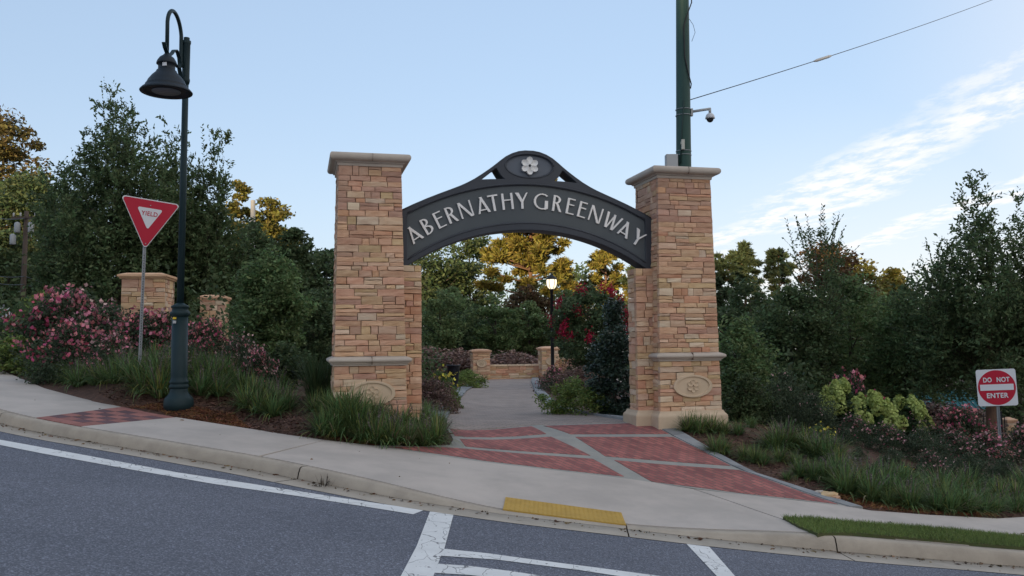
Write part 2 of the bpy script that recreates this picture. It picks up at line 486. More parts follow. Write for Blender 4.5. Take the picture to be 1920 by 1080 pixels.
def strip(name, offs, zs, m, x0, x1, step=.3, parent=None, smooth_=True, world_z=None):
    """sweeps a profile along the kerb line: offs = distances behind (+) or in front (-) of it"""
    xs = np.arange(x0, x1 + 1e-6, (x1 - x0) / max(1, round((x1 - x0) / step)))
    y = kerb_y(xs); dx = np.gradient(xs); dy = np.gradient(kerb_y(np.r_[xs[0] - .1, xs, xs[-1] + .1]))[1:-1] if False else (kerb_y(xs + .1) - kerb_y(xs - .1)) / .2
    nl = np.sqrt(1 + dy ** 2); nx_, ny_ = -dy / nl, 1 / nl
    V = []
    for i in range(len(xs)):
        prof = zs(xs[i]) if callable(zs) else zs
        for o, z in zip(offs, prof):
            px_, py_ = xs[i] + nx_[i] * o, y[i] + ny_[i] * o
            V.append((px_, py_, z + float(road_z(px_))))
    k = len(offs)
    F = [(i * k + j, (i + 1) * k + j, (i + 1) * k + j + 1, i * k + j + 1) for i in range(len(xs) - 1) for j in range(k - 1)]
    F += [tuple(range(k))] if False else []
    me = from_np(name, np.array(V), np.array(F), smooth_)
    return link(name, me, m, parent)
GUT = -.50
road = strip('road', [-160, -60, -25, -12, -8, -6, -4.5, -3.2, -2, -1.2, GUT + .02], lambda x: [0] * 11, m_asph, -40, 60, .8)
tag(road, 'dark grey asphalt road sloping down to the right', kind='structure')
m_conc = mat('kerb_concrete', (.42, .365, .295), .9, col2=(.335, .29, .235), vscale=3.2, bump=.35, bscale=90, detail=8)
m_gut = mat('gutter_concrete', (.44, .39, .325), .9, col2=(.355, .315, .26), vscale=2.6, bump=.3, bscale=90, detail=8)
m_walk = mat('sidewalk_concrete', (.505, .45, .40), .9, col2=(.40, .36, .322), vscale=.9, bump=.25, bscale=120, detail=9)
gut = empty('gutter', (0, 0, 0)); tag(gut, 'pale concrete gutter pan along the foot of the kerb', kind='structure')
kerb = empty('kerb', (0, 0, 0)); tag(kerb, 'rounded concrete kerb dropping to road level at the crossing', kind='structure')
jx = [hit(588, 882, RZ_)[0], hit(20, 790, RZ_)[0], hit(1555, 1025, RZ_)[0]]
joints = sorted([-30, -16, -11.6] + jx + [float(hit(1174, 989, RZ_)[0]), 6.7, 9.7, 14, 30])
def kprof(x):
    h = float(kerb_h(x)); r = min(.045, h * .5)
    return [.004, h * .5, h - r, h - r * .3, h + .001, h + .002, h + .001, -.05]
for a, b in zip(joints[:-1], joints[1:]):
    g = .008
    strip('kerb_segment', [-.055, -.035, -.018, -.004, .03, .09, .155, .156], kprof, m_conc, a + g, b - g, .12, kerb)
    strip('gutter_segment', [GUT, -.052, -.05], [.006, .002, -.05], m_gut, a + g, b - g, .2, gut)

# painted lines
def paintmat(name, col, wear):
    m = mat(name, col, .75, var=.12, vscale=3, bump=.2, bscale=90)
    t = m.node_tree; b = t.nodes['Principled BSDF']
    tcn = N(t, 'ShaderNodeTexCoord')
    mp = N(t, 'ShaderNodeMapping'); mp.inputs['Scale'].default_value = (1.15, .6, 1); t.links.new(tcn.outputs['Object'], mp.inputs[0])
    nz = N(t, 'ShaderNodeTexNoise'); nz.inputs['Scale'].default_value = 3; t.links.new(mp.outputs[0], nz.inputs['Vector'])
    mxv = N(t, 'ShaderNodeMixRGB'); mxv.inputs[0].default_value = .3; t.links.new(mp.outputs[0], mxv.inputs[1]); t.links.new(nz.outputs['Color'], mxv.inputs[2])
    vo = N(t, 'ShaderNodeTexVoronoi', feature='DISTANCE_TO_EDGE'); vo.inputs['Scale'].default_value = 5.2
    t.links.new(mxv.outputs[0], vo.inputs['Vector'])
    n3 = N(t, 'ShaderNodeTexNoise'); n3.inputs['Scale'].default_value = 1.7; t.links.new(tcn.outputs['Object'], n3.inputs['Vector'])
    crack = math_node('MAXIMUM', maprange(vo.outputs['Distance'], .003, .016, tree=t), maprange(n3.outputs['Fac'], .52, .44, .15, 1., tree=t), tree=t)
    n2 = N(t, 'ShaderNodeTexNoise'); n2.inputs['Scale'].default_value = 26; n2.inputs['Detail'].default_value = 6; t.links.new(tcn.outputs['Object'], n2.inputs['Vector'])
    chip = maprange(n2.outputs['Fac'], wear, wear + .05, tree=t)
    f = math_node('MULTIPLY', crack, chip, tree=t)
    old = b.inputs['Base Color'].links[0].from_socket
    mx = N(t, 'ShaderNodeMixRGB'); mx.inputs[1].default_value = (.07, .072, .08, 1)
    t.links.new(f, mx.inputs[0]); t.links.new(old, mx.inputs[2]); t.links.new(mx.outputs[0], b.inputs['Base Color'])
    return m
m_paint = paintmat('road_paint', (.72, .73, .72), .30)
m_paint2 = paintmat('edge_line_paint', (.72, .73, .72), .27)
def paint(name, pix, m=m_paint, lift=.005):
    poly = [tuple(on_road(*p)[:2]) for p in pix]
    return drape(name, poly, RZ_, lift, 0, .6, m, road)
x_end = on_road(792, 958)[0]
# edge line follows the gutter
paint('edge_line', [(-60, 812), (0, 825), (165, 855), (330, 886), (480, 909), (638, 934), (720, 946), (795, 957), (775, 965), (700, 953), (560, 931), (400, 908), (240, 880), (80, 851), (0, 835), (-60, 822)], m_paint2)
paint('crosswalk_line', [(806, 960), (851, 963), (833, 1030), (826, 1046), (775, 1180), (690, 1180), (752, 1080), (781, 1025)])
paint('crosswalk_line', [(1287, 1020.5), (1330, 1026), (1430, 1140), (1470, 1180), (1425, 1180), (1345, 1082)])
paint('stop_line', [(833, 1030), (912, 1038), (1015, 1052), (1110, 1064), (1260, 1084), (1500, 1117), (1500, 1132), (1200, 1087), (1080, 1069), (930, 1050), (827, 1043)])
paint('stop_line', [(821, 1058), (880, 1062), (960, 1072), (1100, 1094), (1300, 1122), (1300, 1140), (1000, 1093), (880, 1079), (815, 1075)])

# ------------------------------------------------------------------ sidewalk
walk = empty('sidewalk', (0, 0, 0)); tag(walk, 'pale concrete sidewalk curving along the kerb', kind='structure')
def Kback(px0, px1, n=14):                  # kerb back edge between two photo columns
    a, b = px_x(px0), px_x(px1)
    xs = np.linspace(a, b, n); o = []
    for x in xs:
        d = (kerb_y(x + .1) - kerb_y(x - .1)) / .2; l = math.sqrt(1 + d * d)
        o.append((x - d / l * .162, float(kerb_y(x)) + .162 / l))
    return o
def px_x(px):                               # x where kerb meets photo column px
    if px < 0: return _xs[0] + 2 if px < -5000 else -9.4 + px / 100
    return float(np.interp(px, [p[0] for p in KTOP_PX], Kx)) if px <= 1920 else 6.4 + (px - 1920) / 100
BK = [(-200, 615), (0, 693), (84, 728), (155, 747), (229, 763), (330, 782), (470, 804), (610, 825), (703, 835.5), (843, 857), (910, 866.5), (1000, 877), (1173, 897), (1217, 903), (1300, 915), (1393, 927),
      (1580, 948), (1633, 957), (1740, 965), (1870, 972), (1920, 969)]
wxy = lambda px, py: tuple(hit(px, py, walk_z, 6, 60)[:2])
BKxy = {p: wxy(*p) for p in BK}
farL = [(-13.1, 22.6), (-16, 28), (-22.6, 38.8)]
slabs = [
    Kback(-1100, 43, 40) + [BKxy[(229, 763)], BKxy[(155, 747)], BKxy[(84, 728)], BKxy[(0, 693)]] + farL,
    Kback(136, 470, 16) + [BKxy[(610, 825)], BKxy[(470, 804)], BKxy[(330, 782)]],
    Kback(474, 1550, 40) + [wxy(1465, 973), wxy(1300, 917), BKxy[(1217, 903)], BKxy[(1173, 897)], BKxy[(1000, 877)], BKxy[(910, 866.5)], BKxy[(843, 857)], BKxy[(703, 835.5)], BKxy[(610, 825)]],
    Kback(1556, 3000, 16) + [(16, 15.9), (10, 14.2), wxy(1990, 955), BKxy[(1920, 969)], BKxy[(1870, 972)], BKxy[(1740, 965)], BKxy[(1633, 957)], BKxy[(1580, 948)], BKxy[(1393, 927)], wxy(1302, 917), wxy(1467, 973)],
]
for sl in slabs:
    drape('slab', shrink(sl, .007), walk_z, .0, .06, .35, m_walk, walk)
# checkered paver strip across the sidewalk
m_pr = mat('red_paver', (.33, .145, .122), .9, col2=(.27, .118, .1), vscale=14, bump=.4, bscale=120, obj_var=.12)
m_pd = mat('plum_paver', (.12, .068, .076), .9, col2=(.15, .08, .086), vscale=14, bump=.4, bscale=120, obj_var=.12)
qa, qb = Kback(43, 136, 2); qd = Vector(BKxy[(229, 763)]); qc = Vector(wxy(329, 782.5))
qa, qb = Vector(qa), Vector(qb)
NI, NJ = 4, 8
for i in range(NI):
    for j in range(NJ):
        P = []
        for u_, v_ in ((i, j), (i + 1, j), (i + 1, j + 1), (i, j + 1)):
            u_, v_ = u_ / NI, v_ / NJ
            P.append(((qa * (1 - u_) + qb * u_) * (1 - v_) + (qd * (1 - u_) + qc * u_) * v_)[:])
        dark = (i + j) % 2 == 1 and j not in (0,) and i in (0, 1, 2, 3) and not (j == NJ - 1)
        drape('paver_tile', shrink(P, .005), walk_z, .002, .05, 5, m_pd if dark else m_pr, walk)
# raised yellow warning pad at the dropped kerb
m_yel = mat('yellow_plate', (.50, .315, .07), .8, col2=(.42, .265, .06), vscale=5)
pad = drape('warning_pad', [wxy(948, 933.5), wxy(1165, 962.5), wxy(1174, 985), wxy(943, 956)], walk_z, .012, .03, .3, m_yel)
tag(pad, 'yellow tactile warning pad set in the dropped kerb ramp', 'warning pad')
bmd = bmesh.new()
c00, c10, c11, c01 = [Vector(wxy(*p)) for p in ((948, 933.5), (1165, 962.5), (1174, 985), (943, 956))]
V = []; F = []
for i in range(26):
    for j in range(9):
        u_, v_ = (i + .5) / 26, (j + .5) / 9
        p = (c00 * (1 - u_) + c10 * u_) * (1 - v_) + (c01 * (1 - u_) + c11 * u_) * v_
        z = float(walk_z(p.x, p.y)) + .0125; o = len(V)
        for r_, h_ in ((.016, 0), (.010, .004)):
            for k in range(6):
                V.append((p.x + r_ * math.cos(k * 1.0472), p.y + r_ * math.sin(k * 1.0472), z + h_))
        for k in range(6): F.append((o + k, o + (k + 1) % 6, o + 6 + (k + 1) % 6, o + 6 + k))
        F.append(tuple(o + 6 + k for k in range(6))[:4]); F.append((o + 6, o + 9, o + 10, o + 11))
studs = link('stud', from_np('stud', np.array(V), np.array(F)), m_yel, pad); studs['kind'] = 'stuff'

# ------------------------------------------------------------------ brick apron and path
m_band = mat('band_concrete', (.34, .33, .295), .9, col2=(.27, .27, .25), vscale=2.5, bump=.3, bscale=90, detail=8)
def brickmat(name, c1, c2, mortar, sx, sy, rot, msize=.03, bumpd=.006):
    m = mat(name, c1, .9)
    t = m.node_tree; b = t.nodes['Principled BSDF']
    tcn = N(t, 'ShaderNodeTexCoord'); mp = N(t, 'ShaderNodeMapping')
    mp.inputs['Rotation'].default_value = (0, 0, rot)
    t.links.new(tcn.outputs['Object'], mp.inputs[0])
    br = N(t, 'ShaderNodeTexBrick')
    br.inputs['Color1'].default_value = (*c1, 1); br.inputs['Color2'].default_value = (*c2, 1); br.inputs['Mortar'].default_value = (*mortar, 1)
    br.inputs['Scale'].default_value = 1; br.inputs['Brick Width'].default_value = sx; br.inputs['Row Height'].default_value = sy; br.inputs['Mortar Size'].default_value = .009; br.inputs['Bias'].default_value = 0
    t.links.new(mp.outputs[0], br.inputs['Vector'])
    nz = N(t, 'ShaderNodeTexNoise'); nz.inputs['Scale'].default_value = 1.4; nz.inputs['Detail'].default_value = 8; nz.inputs['Roughness'].default_value = .65
    t.links.new(tcn.outputs['Object'], nz.inputs['Vector'])
    hs = N(t, 'ShaderNodeHueSaturation'); t.links.new(br.outputs['Color'], hs.inputs['Color'])
    t.links.new(maprange(nz.outputs['Fac'], .3, .7, .88, 1.1, tree=t), hs.inputs['Value'])
    t.links.new(hs.outputs[0], b.inputs['Base Color'])
    bp = N(t, 'ShaderNodeBump', invert=True); bp.inputs['Strength'].default_value = .6; bp.inputs['Distance'].default_value = bumpd
    t.links.new(br.outputs['Fac'], bp.inputs['Height']); t.links.new(bp.outputs[0], b.inputs['Normal'])
    return m
m_brick = brickmat('apron_brick', (.40, .145, .125), (.24, .085, .082), (.15, .10, .09), .2, .1, R(58))
m_paver = brickmat('path_paver', (.37, .30, .26), (.29, .245, .22), (.23, .195, .17), .22, .11, R(14))
m_slate = mat('border_slab', (.27, .275, .275), .85, col2=(.20, .21, .22), vscale=2, bump=.3, bscale=60, obj_var=.18)
apron = drape('apron', [xy(*p) for p in [(700, 835), (790, 836.5), (843, 834), (850, 824), (838, 803), (997, 797), (1180, 791), (1253, 797), (1347, 850), (1420, 888), (1543, 927), (1618, 951), (1580, 948), (1393, 927), (1300, 915), (1217, 903), (1173, 897), (1000, 877), (910, 866.5), (843, 857), (703, 835.5)]], T_, -.002, .05, .4, m_band)
tag(apron, 'concrete banded apron with red brick fields before the gate', kind='structure')
for F_ in [[(843, 804), (996, 799.5), (1024, 813.5), (853, 817.5)], [(862, 823), (1033, 819), (1107, 854), (873, 837)],
           [(728, 838), (843, 839.5), (873, 841.5), (1112, 860.5), (1170, 893.5), (1000, 874.5), (910, 864), (843, 854), (764, 843)],
           [(1019, 798.5), (1180, 793.8), (1228, 800), (1254, 813.5), (1070, 814)], [(1079, 819.5), (1262, 819.5), (1318, 846), (1370, 873.5), (1135, 855.5)],
           [(1152, 863), (1386, 881.5), (1470, 911), (1572, 945.5), (1400, 926), (1222, 903)]]:
    drape('brick_field', [xy(*p) for p in F_], T_, .004, .03, .4, m_brick, apron)
# border kerb slabs along the right edge of the apron, separate stones
OUT = [(1253, 797), (1285, 814), (1316, 832), (1347, 850), (1371, 863), (1395, 876), (1420, 888), (1460, 901), (1501, 914), (1543, 927), (1580, 939), (1618, 951)]
INN = [(1233, 800), (1262, 818), (1292, 836), (1322, 847), (1358, 867), (1384, 879), (1395, 884), (1430, 896), (1472, 911), (1518, 927), (1552, 938), (1592, 949.5)]
INN = [(1233, 801), (1262, 817.5), (1291, 832), (1320, 846), (1346, 859.5), (1372, 873), (1394, 882.5), (1434, 896.5), (1476, 911.5), (1520, 927), (1556, 939.5), (1594, 950.5)]
for i in range(len(OUT) - 1):
    drape('border_slab', shrink([xy(*p) for p in (OUT[i], OUT[i + 1], INN[i + 1], INN[i])], .005), T_, .014, .09, .5, m_slate, apron)
PL_out = [(800, 796), (824, 769), (842, 750), (858.5, 732.5), (880, 721), (903, 710)]
PL_in = [(838, 796), (847, 772), (861, 753), (874.5, 736), (895, 722), (916, 710)]
PR_out = [(1009, 707), (1013, 724), (1034, 750), (1070, 768), (1129, 783), (1176, 787.5)]
PR_in = [(998, 706), (996, 716), (1004, 735.5), (1021, 759), (1087, 775.5), (1172, 792)]
Z0 = lambda x, y: np.zeros_like(np.asarray(x, float))
def z0(px, py): p = hit(px, py, Z0, 6, 60); return (p[0], p[1])
pathp = [xy(838, 803), xy(997, 797), xy(1180, 791.5)] + [z0(*p) for p in PR_in[::-1]] + [(4.2, 39.5), (9, 40.2), (9, 42.2), (-1, 42.2)] + [z0(*p) for p in PL_in[::-1]]
path = drape('path', pathp, T_, .004, .05, .8, m_paver)
tag(path, 'grey paved path running from the gate to a low stone wall', kind='structure')
for A_, B_ in ((PL_out, PL_in), (PR_out, PR_in)):
    for i in range(len(A_) - 1):
        for h_ in range(2):
            f = lambda L, t: (L[i][0] * (1 - t) + L[i + 1][0] * t, L[i][1] * (1 - t) + L[i + 1][1] * t)
            t0, t1 = h_ / 2, (h_ + 1) / 2
            drape('border_slab', shrink([z0(*f(A_, t0)), z0(*f(A_, t1)), z0(*f(B_, t1)), z0(*f(B_, t0))], .006), T_, .05, .12, 2, m_slate, path)
drape('side_path', [z0(855, 733), z0(872, 719.5), z0(800, 719.5), z0(780, 733)], T_, .012, .05, 1, m_brick, path)

# lawn strip between sidewalk and kerb
LW = [(1468, 973.5), (1540, 977), (1600, 983), (1740, 993), (1920, 1010)]
lawn_poly = [wxy(*p) for p in LW] + [(9.5, 11.9), (16, 13.6), (16.1, 13.0)] + [(x, float(kerb_y(x)) + .17) for x in np.arange(9, px_x(1553), -.5)] + [wxy(1533, 1004.5), wxy(1497, 990)]
m_turf = mat('turf', (.075, .105, .035), .95, col2=(.10, .085, .045), vscale=6, bump=.6, bscale=40)
lawn = drape('lawn', lawn_poly, walk_z, .03, .06, .3, m_turf); tag(lawn, 'strip of mown green grass between sidewalk and kerb', kind='structure')

# ------------------------------------------------------------------ gate
GH = .2417
Lp = np.array([-2.6252, 15.7194, 0]); Rp = np.array([3.2193, 17.1602, 0]); Mp = (Lp + Rp) / 2
WB, WT, ZP, ZC, ZB, DR = 1.275, 1.104, .287, 4.733, 1.384, 1.05
def wz(z): return WB + (WT - WB) * (z - ZP) / (ZC - ZP)
PAL = [((.64, .43, .275), 3), ((.63, .395, .265), 4), ((.69, .56, .41), 2.0), ((.62, .45, .265), 2.2), ((.52, .335, .245), 1.2), ((.61, .355, .22), 1.1), ((.64, .465, .325), 3)]
stone_m = []
for i, (c, _) in enumerate(PAL):
    stone_m.append(mat('sandstone_%s' % 'tan pink cream ochre mauve rust buff'.split()[i], c, .92, col2=[q * s for q, s in zip(c, (.82, .72, .68))], vscale=3.2, bump=.6, bscale=26, obj_var=.13, hue=.006, detail=8, stretch=(1, 1, 4.5)))
def pick_stone(z):
    wts = [p[1] for p in PAL]
    if z > 3.9: wts = [1.2, 3, .8, .8, 5, 1.2, 1]
    elif z < 1.5: wts = [3, 2.4, 2.2, 2.6, .8, 1.6, 3]
    return rnd.choices(stone_m, wts)[0]
def layout(x0, x1, z0_, z1_, hmin=.07, hmax=.15, wmin=.16, wmax=.52):
    """random ashlar: rows of stones, some rows split into thin ledges"""
    o = []; z = z0_
    while z < z1_ - 1e-4:
        h = rnd.uniform(hmin, hmax)
        if z1_ - (z + h) < hmin: h = z1_ - z
        x = x0
        while x < x1 - 1e-4:
            wd = rnd.uniform(wmin, wmax)
            if x1 - (x + wd) < wmin: wd = x1 - x
            if h > .125 and rnd.random() < .38:
                s = h * rnd.uniform(.35, .65); o += [(x, x + wd, z, z + s), (x, x + wd, z + s, z + h)]
            elif h > .1 and wd > .3 and rnd.random() < .2:
                q = x + wd * rnd.uniform(.3, .7); o += [(x, q, z, z + h), (q, x + wd, z, z + h)]
            else: o.append((x, x + wd, z, z + h))
            x += wd
        z += h
    return o
def stone_geo(a0, a1, z0_, z1_, depth, g=.005):
    """one stone: uneven face at y=0 (outwards -y), depth behind; returns verts, faces"""
    a0 += g * rnd.uniform(.2, 1); a1 -= g * rnd.uniform(.2, 1); z0_ += g * rnd.uniform(.3, 1); z1_ -= g * rnd.uniform(.3, 1)
    nx_ = max(2, min(5, int((a1 - a0) / .09))); pr = rnd.uniform(-.010, .012)
    ch = min(.009, (z1_ - z0_) * .2)
    xs = np.linspace(a0, a1, nx_ + 1)
    V = []; sl = rnd.uniform(-.006, .006)
    lo = [rnd.uniform(-.004, .004) for _ in xs]; hi = [rnd.uniform(-.004, .004) for _ in xs]
    rows = [(z0_, depth, 0), (z0_, ch * .8, 0), (z0_ + ch, 0, 1), ((z0_ + z1_) / 2, -.002, 1), (z1_ - ch, 0, 1), (z1_, ch * .8, 0), (z1_, depth, 0)]
    for k, (z, y, f) in enumerate(rows):
        for i, x in enumerate(xs):
            e = (i == 0 or i == nx_)
            xx = x + ((ch * .5) * (1 if i == 0 else -1) if (e and f) else 0)
            yy = y - pr + (rnd.uniform(-.005, .005) + sl * (k - 3) if f else 0) + (.006 if (e and f) else 0)
            zz_ = z + (lo[i] if k < 3 else hi[i] if k > 3 else 0) * (0 if k in (0, 6) else 1)
            V.append((xx, yy if k not in (0, 6) else depth, zz_))
    n = nx_ + 1; F = []
    for k in range(6):
        for i in range(nx_):
            F.append((k * n + i, k * n + i + 1, (k + 1) * n + i + 1, (k + 1) * n + i))
    F.append(tuple(k * n for k in range(7))[::-1]); F.append(tuple(k * n + nx_ for k in range(7)))
    return V, F
def place(face, hx, hy):
    """maps stone coordinates (a, y outward -, z) to the pillar: face front/left/right/back"""
    if face == 'front': return lambda v: (v[0], -hy + v[1], v[2])
    if face == 'left': return lambda v: (-hx + v[1], -v[0], v[2])
    if face == 'right': return lambda v: (hx - v[1], v[0], v[2])
    return lambda v: (-v[0], hy - v[1], v[2])
def put_stone(parent, V, F, z, name='stone'):
    me = bpy.data.meshes.new(name); me.from_pydata(V, [], F); me.update()
    me.materials.append(pick_stone(z))
    o = bpy.data.objects.new(name, me); C.objects.link(o); o.parent = parent
    return o
m_core = mat('mortar_core', (.16, .115, .085), .95)
m_cast = mat('cast_stone_cap', (.52, .455, .385), .85, col2=(.43, .375, .32), vscale=2.2, bump=.25, bscale=70, detail=8)
m_cast2 = mat('cast_stone_cream', (.62, .49, .35), .85, col2=(.54, .42, .295), vscale=2.2, bump=.25, bscale=70, detail=8)
def taper(v):
    s = wz(v[2]) / WB
    return (v[0] * s, v[1] * s, v[2])
def shell(root, faces, hx, hy, zs, thing_faces, tp, off=(0, 0)):
    """stones round a box: faces in thing_faces are single objects, the rest one joined part"""
    joined = MB(); jm = []
    for face in ('front', 'left', 'right', 'back'):
        if face not in faces: continue
        ha = hx if face in ('front', 'back') else hy - .112
        mp = place(face, hx, hy)
        for z0_, z1_ in zs:
            for a0, a1, q0, q1 in layout(-ha, ha, z0_, z1_):
                V, F = stone_geo(a0, a1, q0, q1, .1)
                V = [mp(v) for v in V]
                V = [(v[0] + off[0], v[1] + off[1], v[2]) for v in V]
                if tp: V = [taper(v) for v in V]
                if face in thing_faces: put_stone(root, V, F, (q0 + q1) / 2)
                else: joined.add(V, F)
    if joined.v:
        o = joined.build('stone_facing', stone_m[0], root); o['kind'] = 'stuff'
        for m_ in stone_m[1:]: o.data.materials.append(m_)
        # one colour per stone: faces come in runs of constant topology, colour by island order
        mi = []; seen = {}
        for p in o.data.polygons:
            pass
        idxs = np.zeros(len(o.data.polygons), np.int32); cur = 0; last = -1
        starts = joined_starts(joined)
        for s0, s1 in starts: idxs[s0:s1] = rnd.choices(range(7), [p[1] for p in PAL])[0]
        o.data.polygons.foreach_set('material_index', idxs)
def joined_starts(mb):
    o = []; s0 = 0; lastmax = -1
    for i, f in enumerate(mb.f):
        if min(f) > lastmax and i > s0:
            o.append((s0, i)); s0 = i
        lastmax = max(lastmax, max(f)) if i > s0 or True else lastmax
    o.append((s0, len(mb.f)))
    return o
def flower_relief(mb, r, y, petals=6, th=.012):
    for k in range(petals):
        a = math.pi / 2 + k * 2 * math.pi / petals
        n = 10; V = []; F = []
        cx, cz = math.cos(a) * r * .56, math.sin(a) * r * .56
        ring = []
        for q in range(n):
            g = 2 * math.pi * q / n
            lx, lz = r * .45 * math.cos(g), r * .37 * math.sin(g)
            ring.append((cx + lx * math.cos(a) - lz * math.sin(a), cz + lx * math.sin(a) + lz * math.cos(a)))
        dy = .0012 * k
        for (x, z) in ring: V.append((x, y, z))
        for (x, z) in ring: V.append((cx + (x - cx) * .92, y - th - dy, cz + (z - cz) * .92))
        for (x, z) in ring: V.append((cx + (x - cx) * .5, y - th * .55 - dy, cz + (z - cz) * .5))
        V.append((cx, y - th * .4 - dy, cz))
        for q in range(n):
            q2 = (q + 1) % n
            F += [(q, q2, n + q2, n + q), (n + q, n + q2, 2 * n + q2, 2 * n + q), (2 * n + q, 2 * n + q2, 3 * n)]
        mb.add(V, [f[::-1] for f in F], False)
    mb.lathe([(0.0001, th * 1.5), (r * .12, th * 1.3), (r * .16, 0)], n=10) if False else None
def oval(root, name, cx, cz, rx_, rz_, y, m, flower=.11):
    lp = [(cx + rx_ * math.cos(t), cz + rz_ * math.sin(t)) for t in np.linspace(0, 2 * math.pi, 48, endpoint=False)]
    me = curve_solid(name, [lp], .03, .006)
    me.transform(Matrix.Translation((0, y + .015, 0)))
    o = link(name, me, m, root)
    k = .88
    lp2 = [(cx + rx_ * k * math.cos(t), cz + rz_ * k * math.sin(t)) for t in np.linspace(0, 2 * math.pi, 48, endpoint=False)]
    me2 = curve_solid('rim', [[(cx + rx_ * 1.02 * math.cos(t), cz + rz_ * 1.02 * math.sin(t)) for t in np.linspace(0, 2 * math.pi, 48, endpoint=False)], lp2], .018, .005)
    me2.transform(Matrix.Translation((0, y - .02, 0))); link('rim', me2, m, o)
    fb = MB(); flower_relief(fb, flower, 0, 6, .028)
    f = fb.build('flower_relief', m, o); f.data.transform(Matrix.Translation((cx, y - .019, cz)))
    return o
def pillar(loc, label, side):
    root = empty('stone_pillar', loc, GH, label, 'pillar', 'gate pillars'); root['kind'] = 'thing'
    hx, hy = WB / 2, WB * DR / 2
    core = MB(); n_ = 8
    prof = []
    core.sqring([(-.09 + (wz(z) - WB) / 2, z) for z in np.linspace(-.2, 4.78, 6)], hx, hy); core.build('core', m_core, root)
    shell(root, ('front', 'left', 'right', 'back'), hx, hy, [(ZP - .02, ZB - .165), (ZB, ZC + .02)], ('front', 'left'), True)
    # wing that carries the arch, on the inner side
    wx, wy = .36, .275
    cx = (hx - .085 + .18) * (-1 if side == 'r' else 1)
    wc = MB(); wc.box((cx, -.05, 1.46), (wx * 1.0 - .14, wy * 2 - .14, 2.9)); wc.build('wing_core', m_core, root)
    vis = ('front', 'left') if side == 'r' else ('front', 'right')
    h2 = wx / 2 + .03
    joined = None
    nrem = 300 - sum(1 for c in root.children if c.name.startswith('stone') and not c.name.startswith('stone_facing'))
    cxw = cx
    for face in vis:
        ha = h2 if face == 'front' else wy - .112
        mp = place(face, h2, wy)
        for a0, a1, q0, q1 in layout(-ha, ha, ZP - .02, 3.01, .085, .17, .13, .34):
            V, F = stone_geo(a0, a1, q0, q1, .1)
            V = [(x + cxw, y - .05, z) for x, y, z in (mp(v) for v in V)]
            put_stone(root, V, F, (q0 + q1) / 2)
    # plinth
    pl = MB()
    pl.sqring([(.075, -.5), (.075, .17), (.07, .195), (.055, .215), (.035, .235), (.02, .26), (.012, .284)], hx, hy); pl.build('plinth', m_cast2, root)
    pw = MB(); pw.sqring([(.07, -.5), (.07, .172), (.065, .197), (.05, .217), (.03, .237), (.018, .262), (.01, .286)], h2, wy, (cx, -.05, 0)); pw.build('wing_plinth', m_cast2, root)
    # belt course in two halves per side with a joint
    bw = wz(ZB) / 2; bd = bw * DR
    bm_ = MB(); bm_.sqring([(-.04, -.165), (.022, -.163), (.026, -.135), (.05, -.128), (.052, -.112), (.085, -.098), (.098, -.075), (.094, -.052), (.075, -.035), (.04, -.018), (-.02, .0)], bw, bd, (0, 0, ZB), False)
    bm_.build('belt_course', m_cast, root)
    jt = MB(); jt.box((.02, -bd - .045, ZB - .075), (.006, .112, .14)); jt.build('belt_joint', m_core, root)
    cw = WT / 2; cd = cw * DR
    cp = MB(); cp.sqring([(-.06, 0), (.018, .002), (.022, .05), (.05, .058), (.055, .078), (.11, .088)] + [(.10 + .055 * math.cos(t), .155 + .066 * math.sin(t)) for t in np.linspace(-1.4, 1.5, 10)] + [(-.1, .235), (-.5, .255)], cw, cd, (0, 0, ZC), False)
    cp.build('cap', m_cast, root)
    jc = MB(); jc.box((.03, -cd - .075, ZC + .145), (.005, .17, .125)); jc.build('cap_joint', m_core, root)
    oval(root, 'medallion', .03, .745, .385, .205, -wz(.75) * DR / 2, mat('medallion_stone', (.63, .49, .345), .85, col2=(.57, .44, .305), vscale=3), .125)
    return root
pillar(Lp, 'tall tapered sandstone pillar carrying the left end of the arch, foot hidden by grassy clumps', 'l')
pillar(Rp, 'tall tapered sandstone pillar carrying the right end of the arch, cream plinth showing', 'r')

# arch sign
m_arch = mat('charcoal_paint', (.042, .050, .064), .5, col2=(.038, .045, .057), vscale=2, bump=.08, bscale=60, spec=.4)
m_panel = mat('panel_paint', (.078, .093, .103), .55, col2=(.069, .083, .092), vscale=1.5, spec=.4)
m_plate = mat('emblem_paint', (.11, .13, .16), .5, spec=.4)
m_let = mat('letter_white', (.86, .85, .83), .6, var=.1, vscale=4)
arch = empty('arch_sign', Mp, GH, 'dark grey metal arch with raised white letters spanning the two stone pillars', 'arch sign')
AY = -.05                                    # centre plane of the arch; half thickness .2
def circ(zc, r, xs): return [(x, zc + math.sqrt(r * r - x * x)) for x in xs]
XE = 2.45
ptop = lambda x: -.139 + math.sqrt(4.711 ** 2 - x * x)
pbot = lambda x: -.22 + math.sqrt(4.075 ** 2 - x * x)
bot = lambda x: -.456 + math.sqrt(4.18 ** 2 - x * x)
tx = [(-2.45, 4.005), (-2.2, 4.13), (-1.95, 4.245), (-1.7, 4.35), (-1.5, 4.43), (-1.33, 4.50), (-1.2, 4.562), (-1.05, 4.645), (-.9, 4.745), (-.76, 4.845), (-.65, 4.93), (-.56, 5.005), (-.45, 5.09), (-.33, 5.155), (-.2, 5.2), (-.08, 5.218)]
outer = tx + [(-a, b) for a, b in tx[::-1]] + circ(-.456, 4.18, np.linspace(XE, -XE, 40))
hole1 = circ(-.139, 4.711, np.linspace(-2.33, 2.33, 40)) + circ(-.22, 4.075, np.linspace(2.33, -2.33, 40))
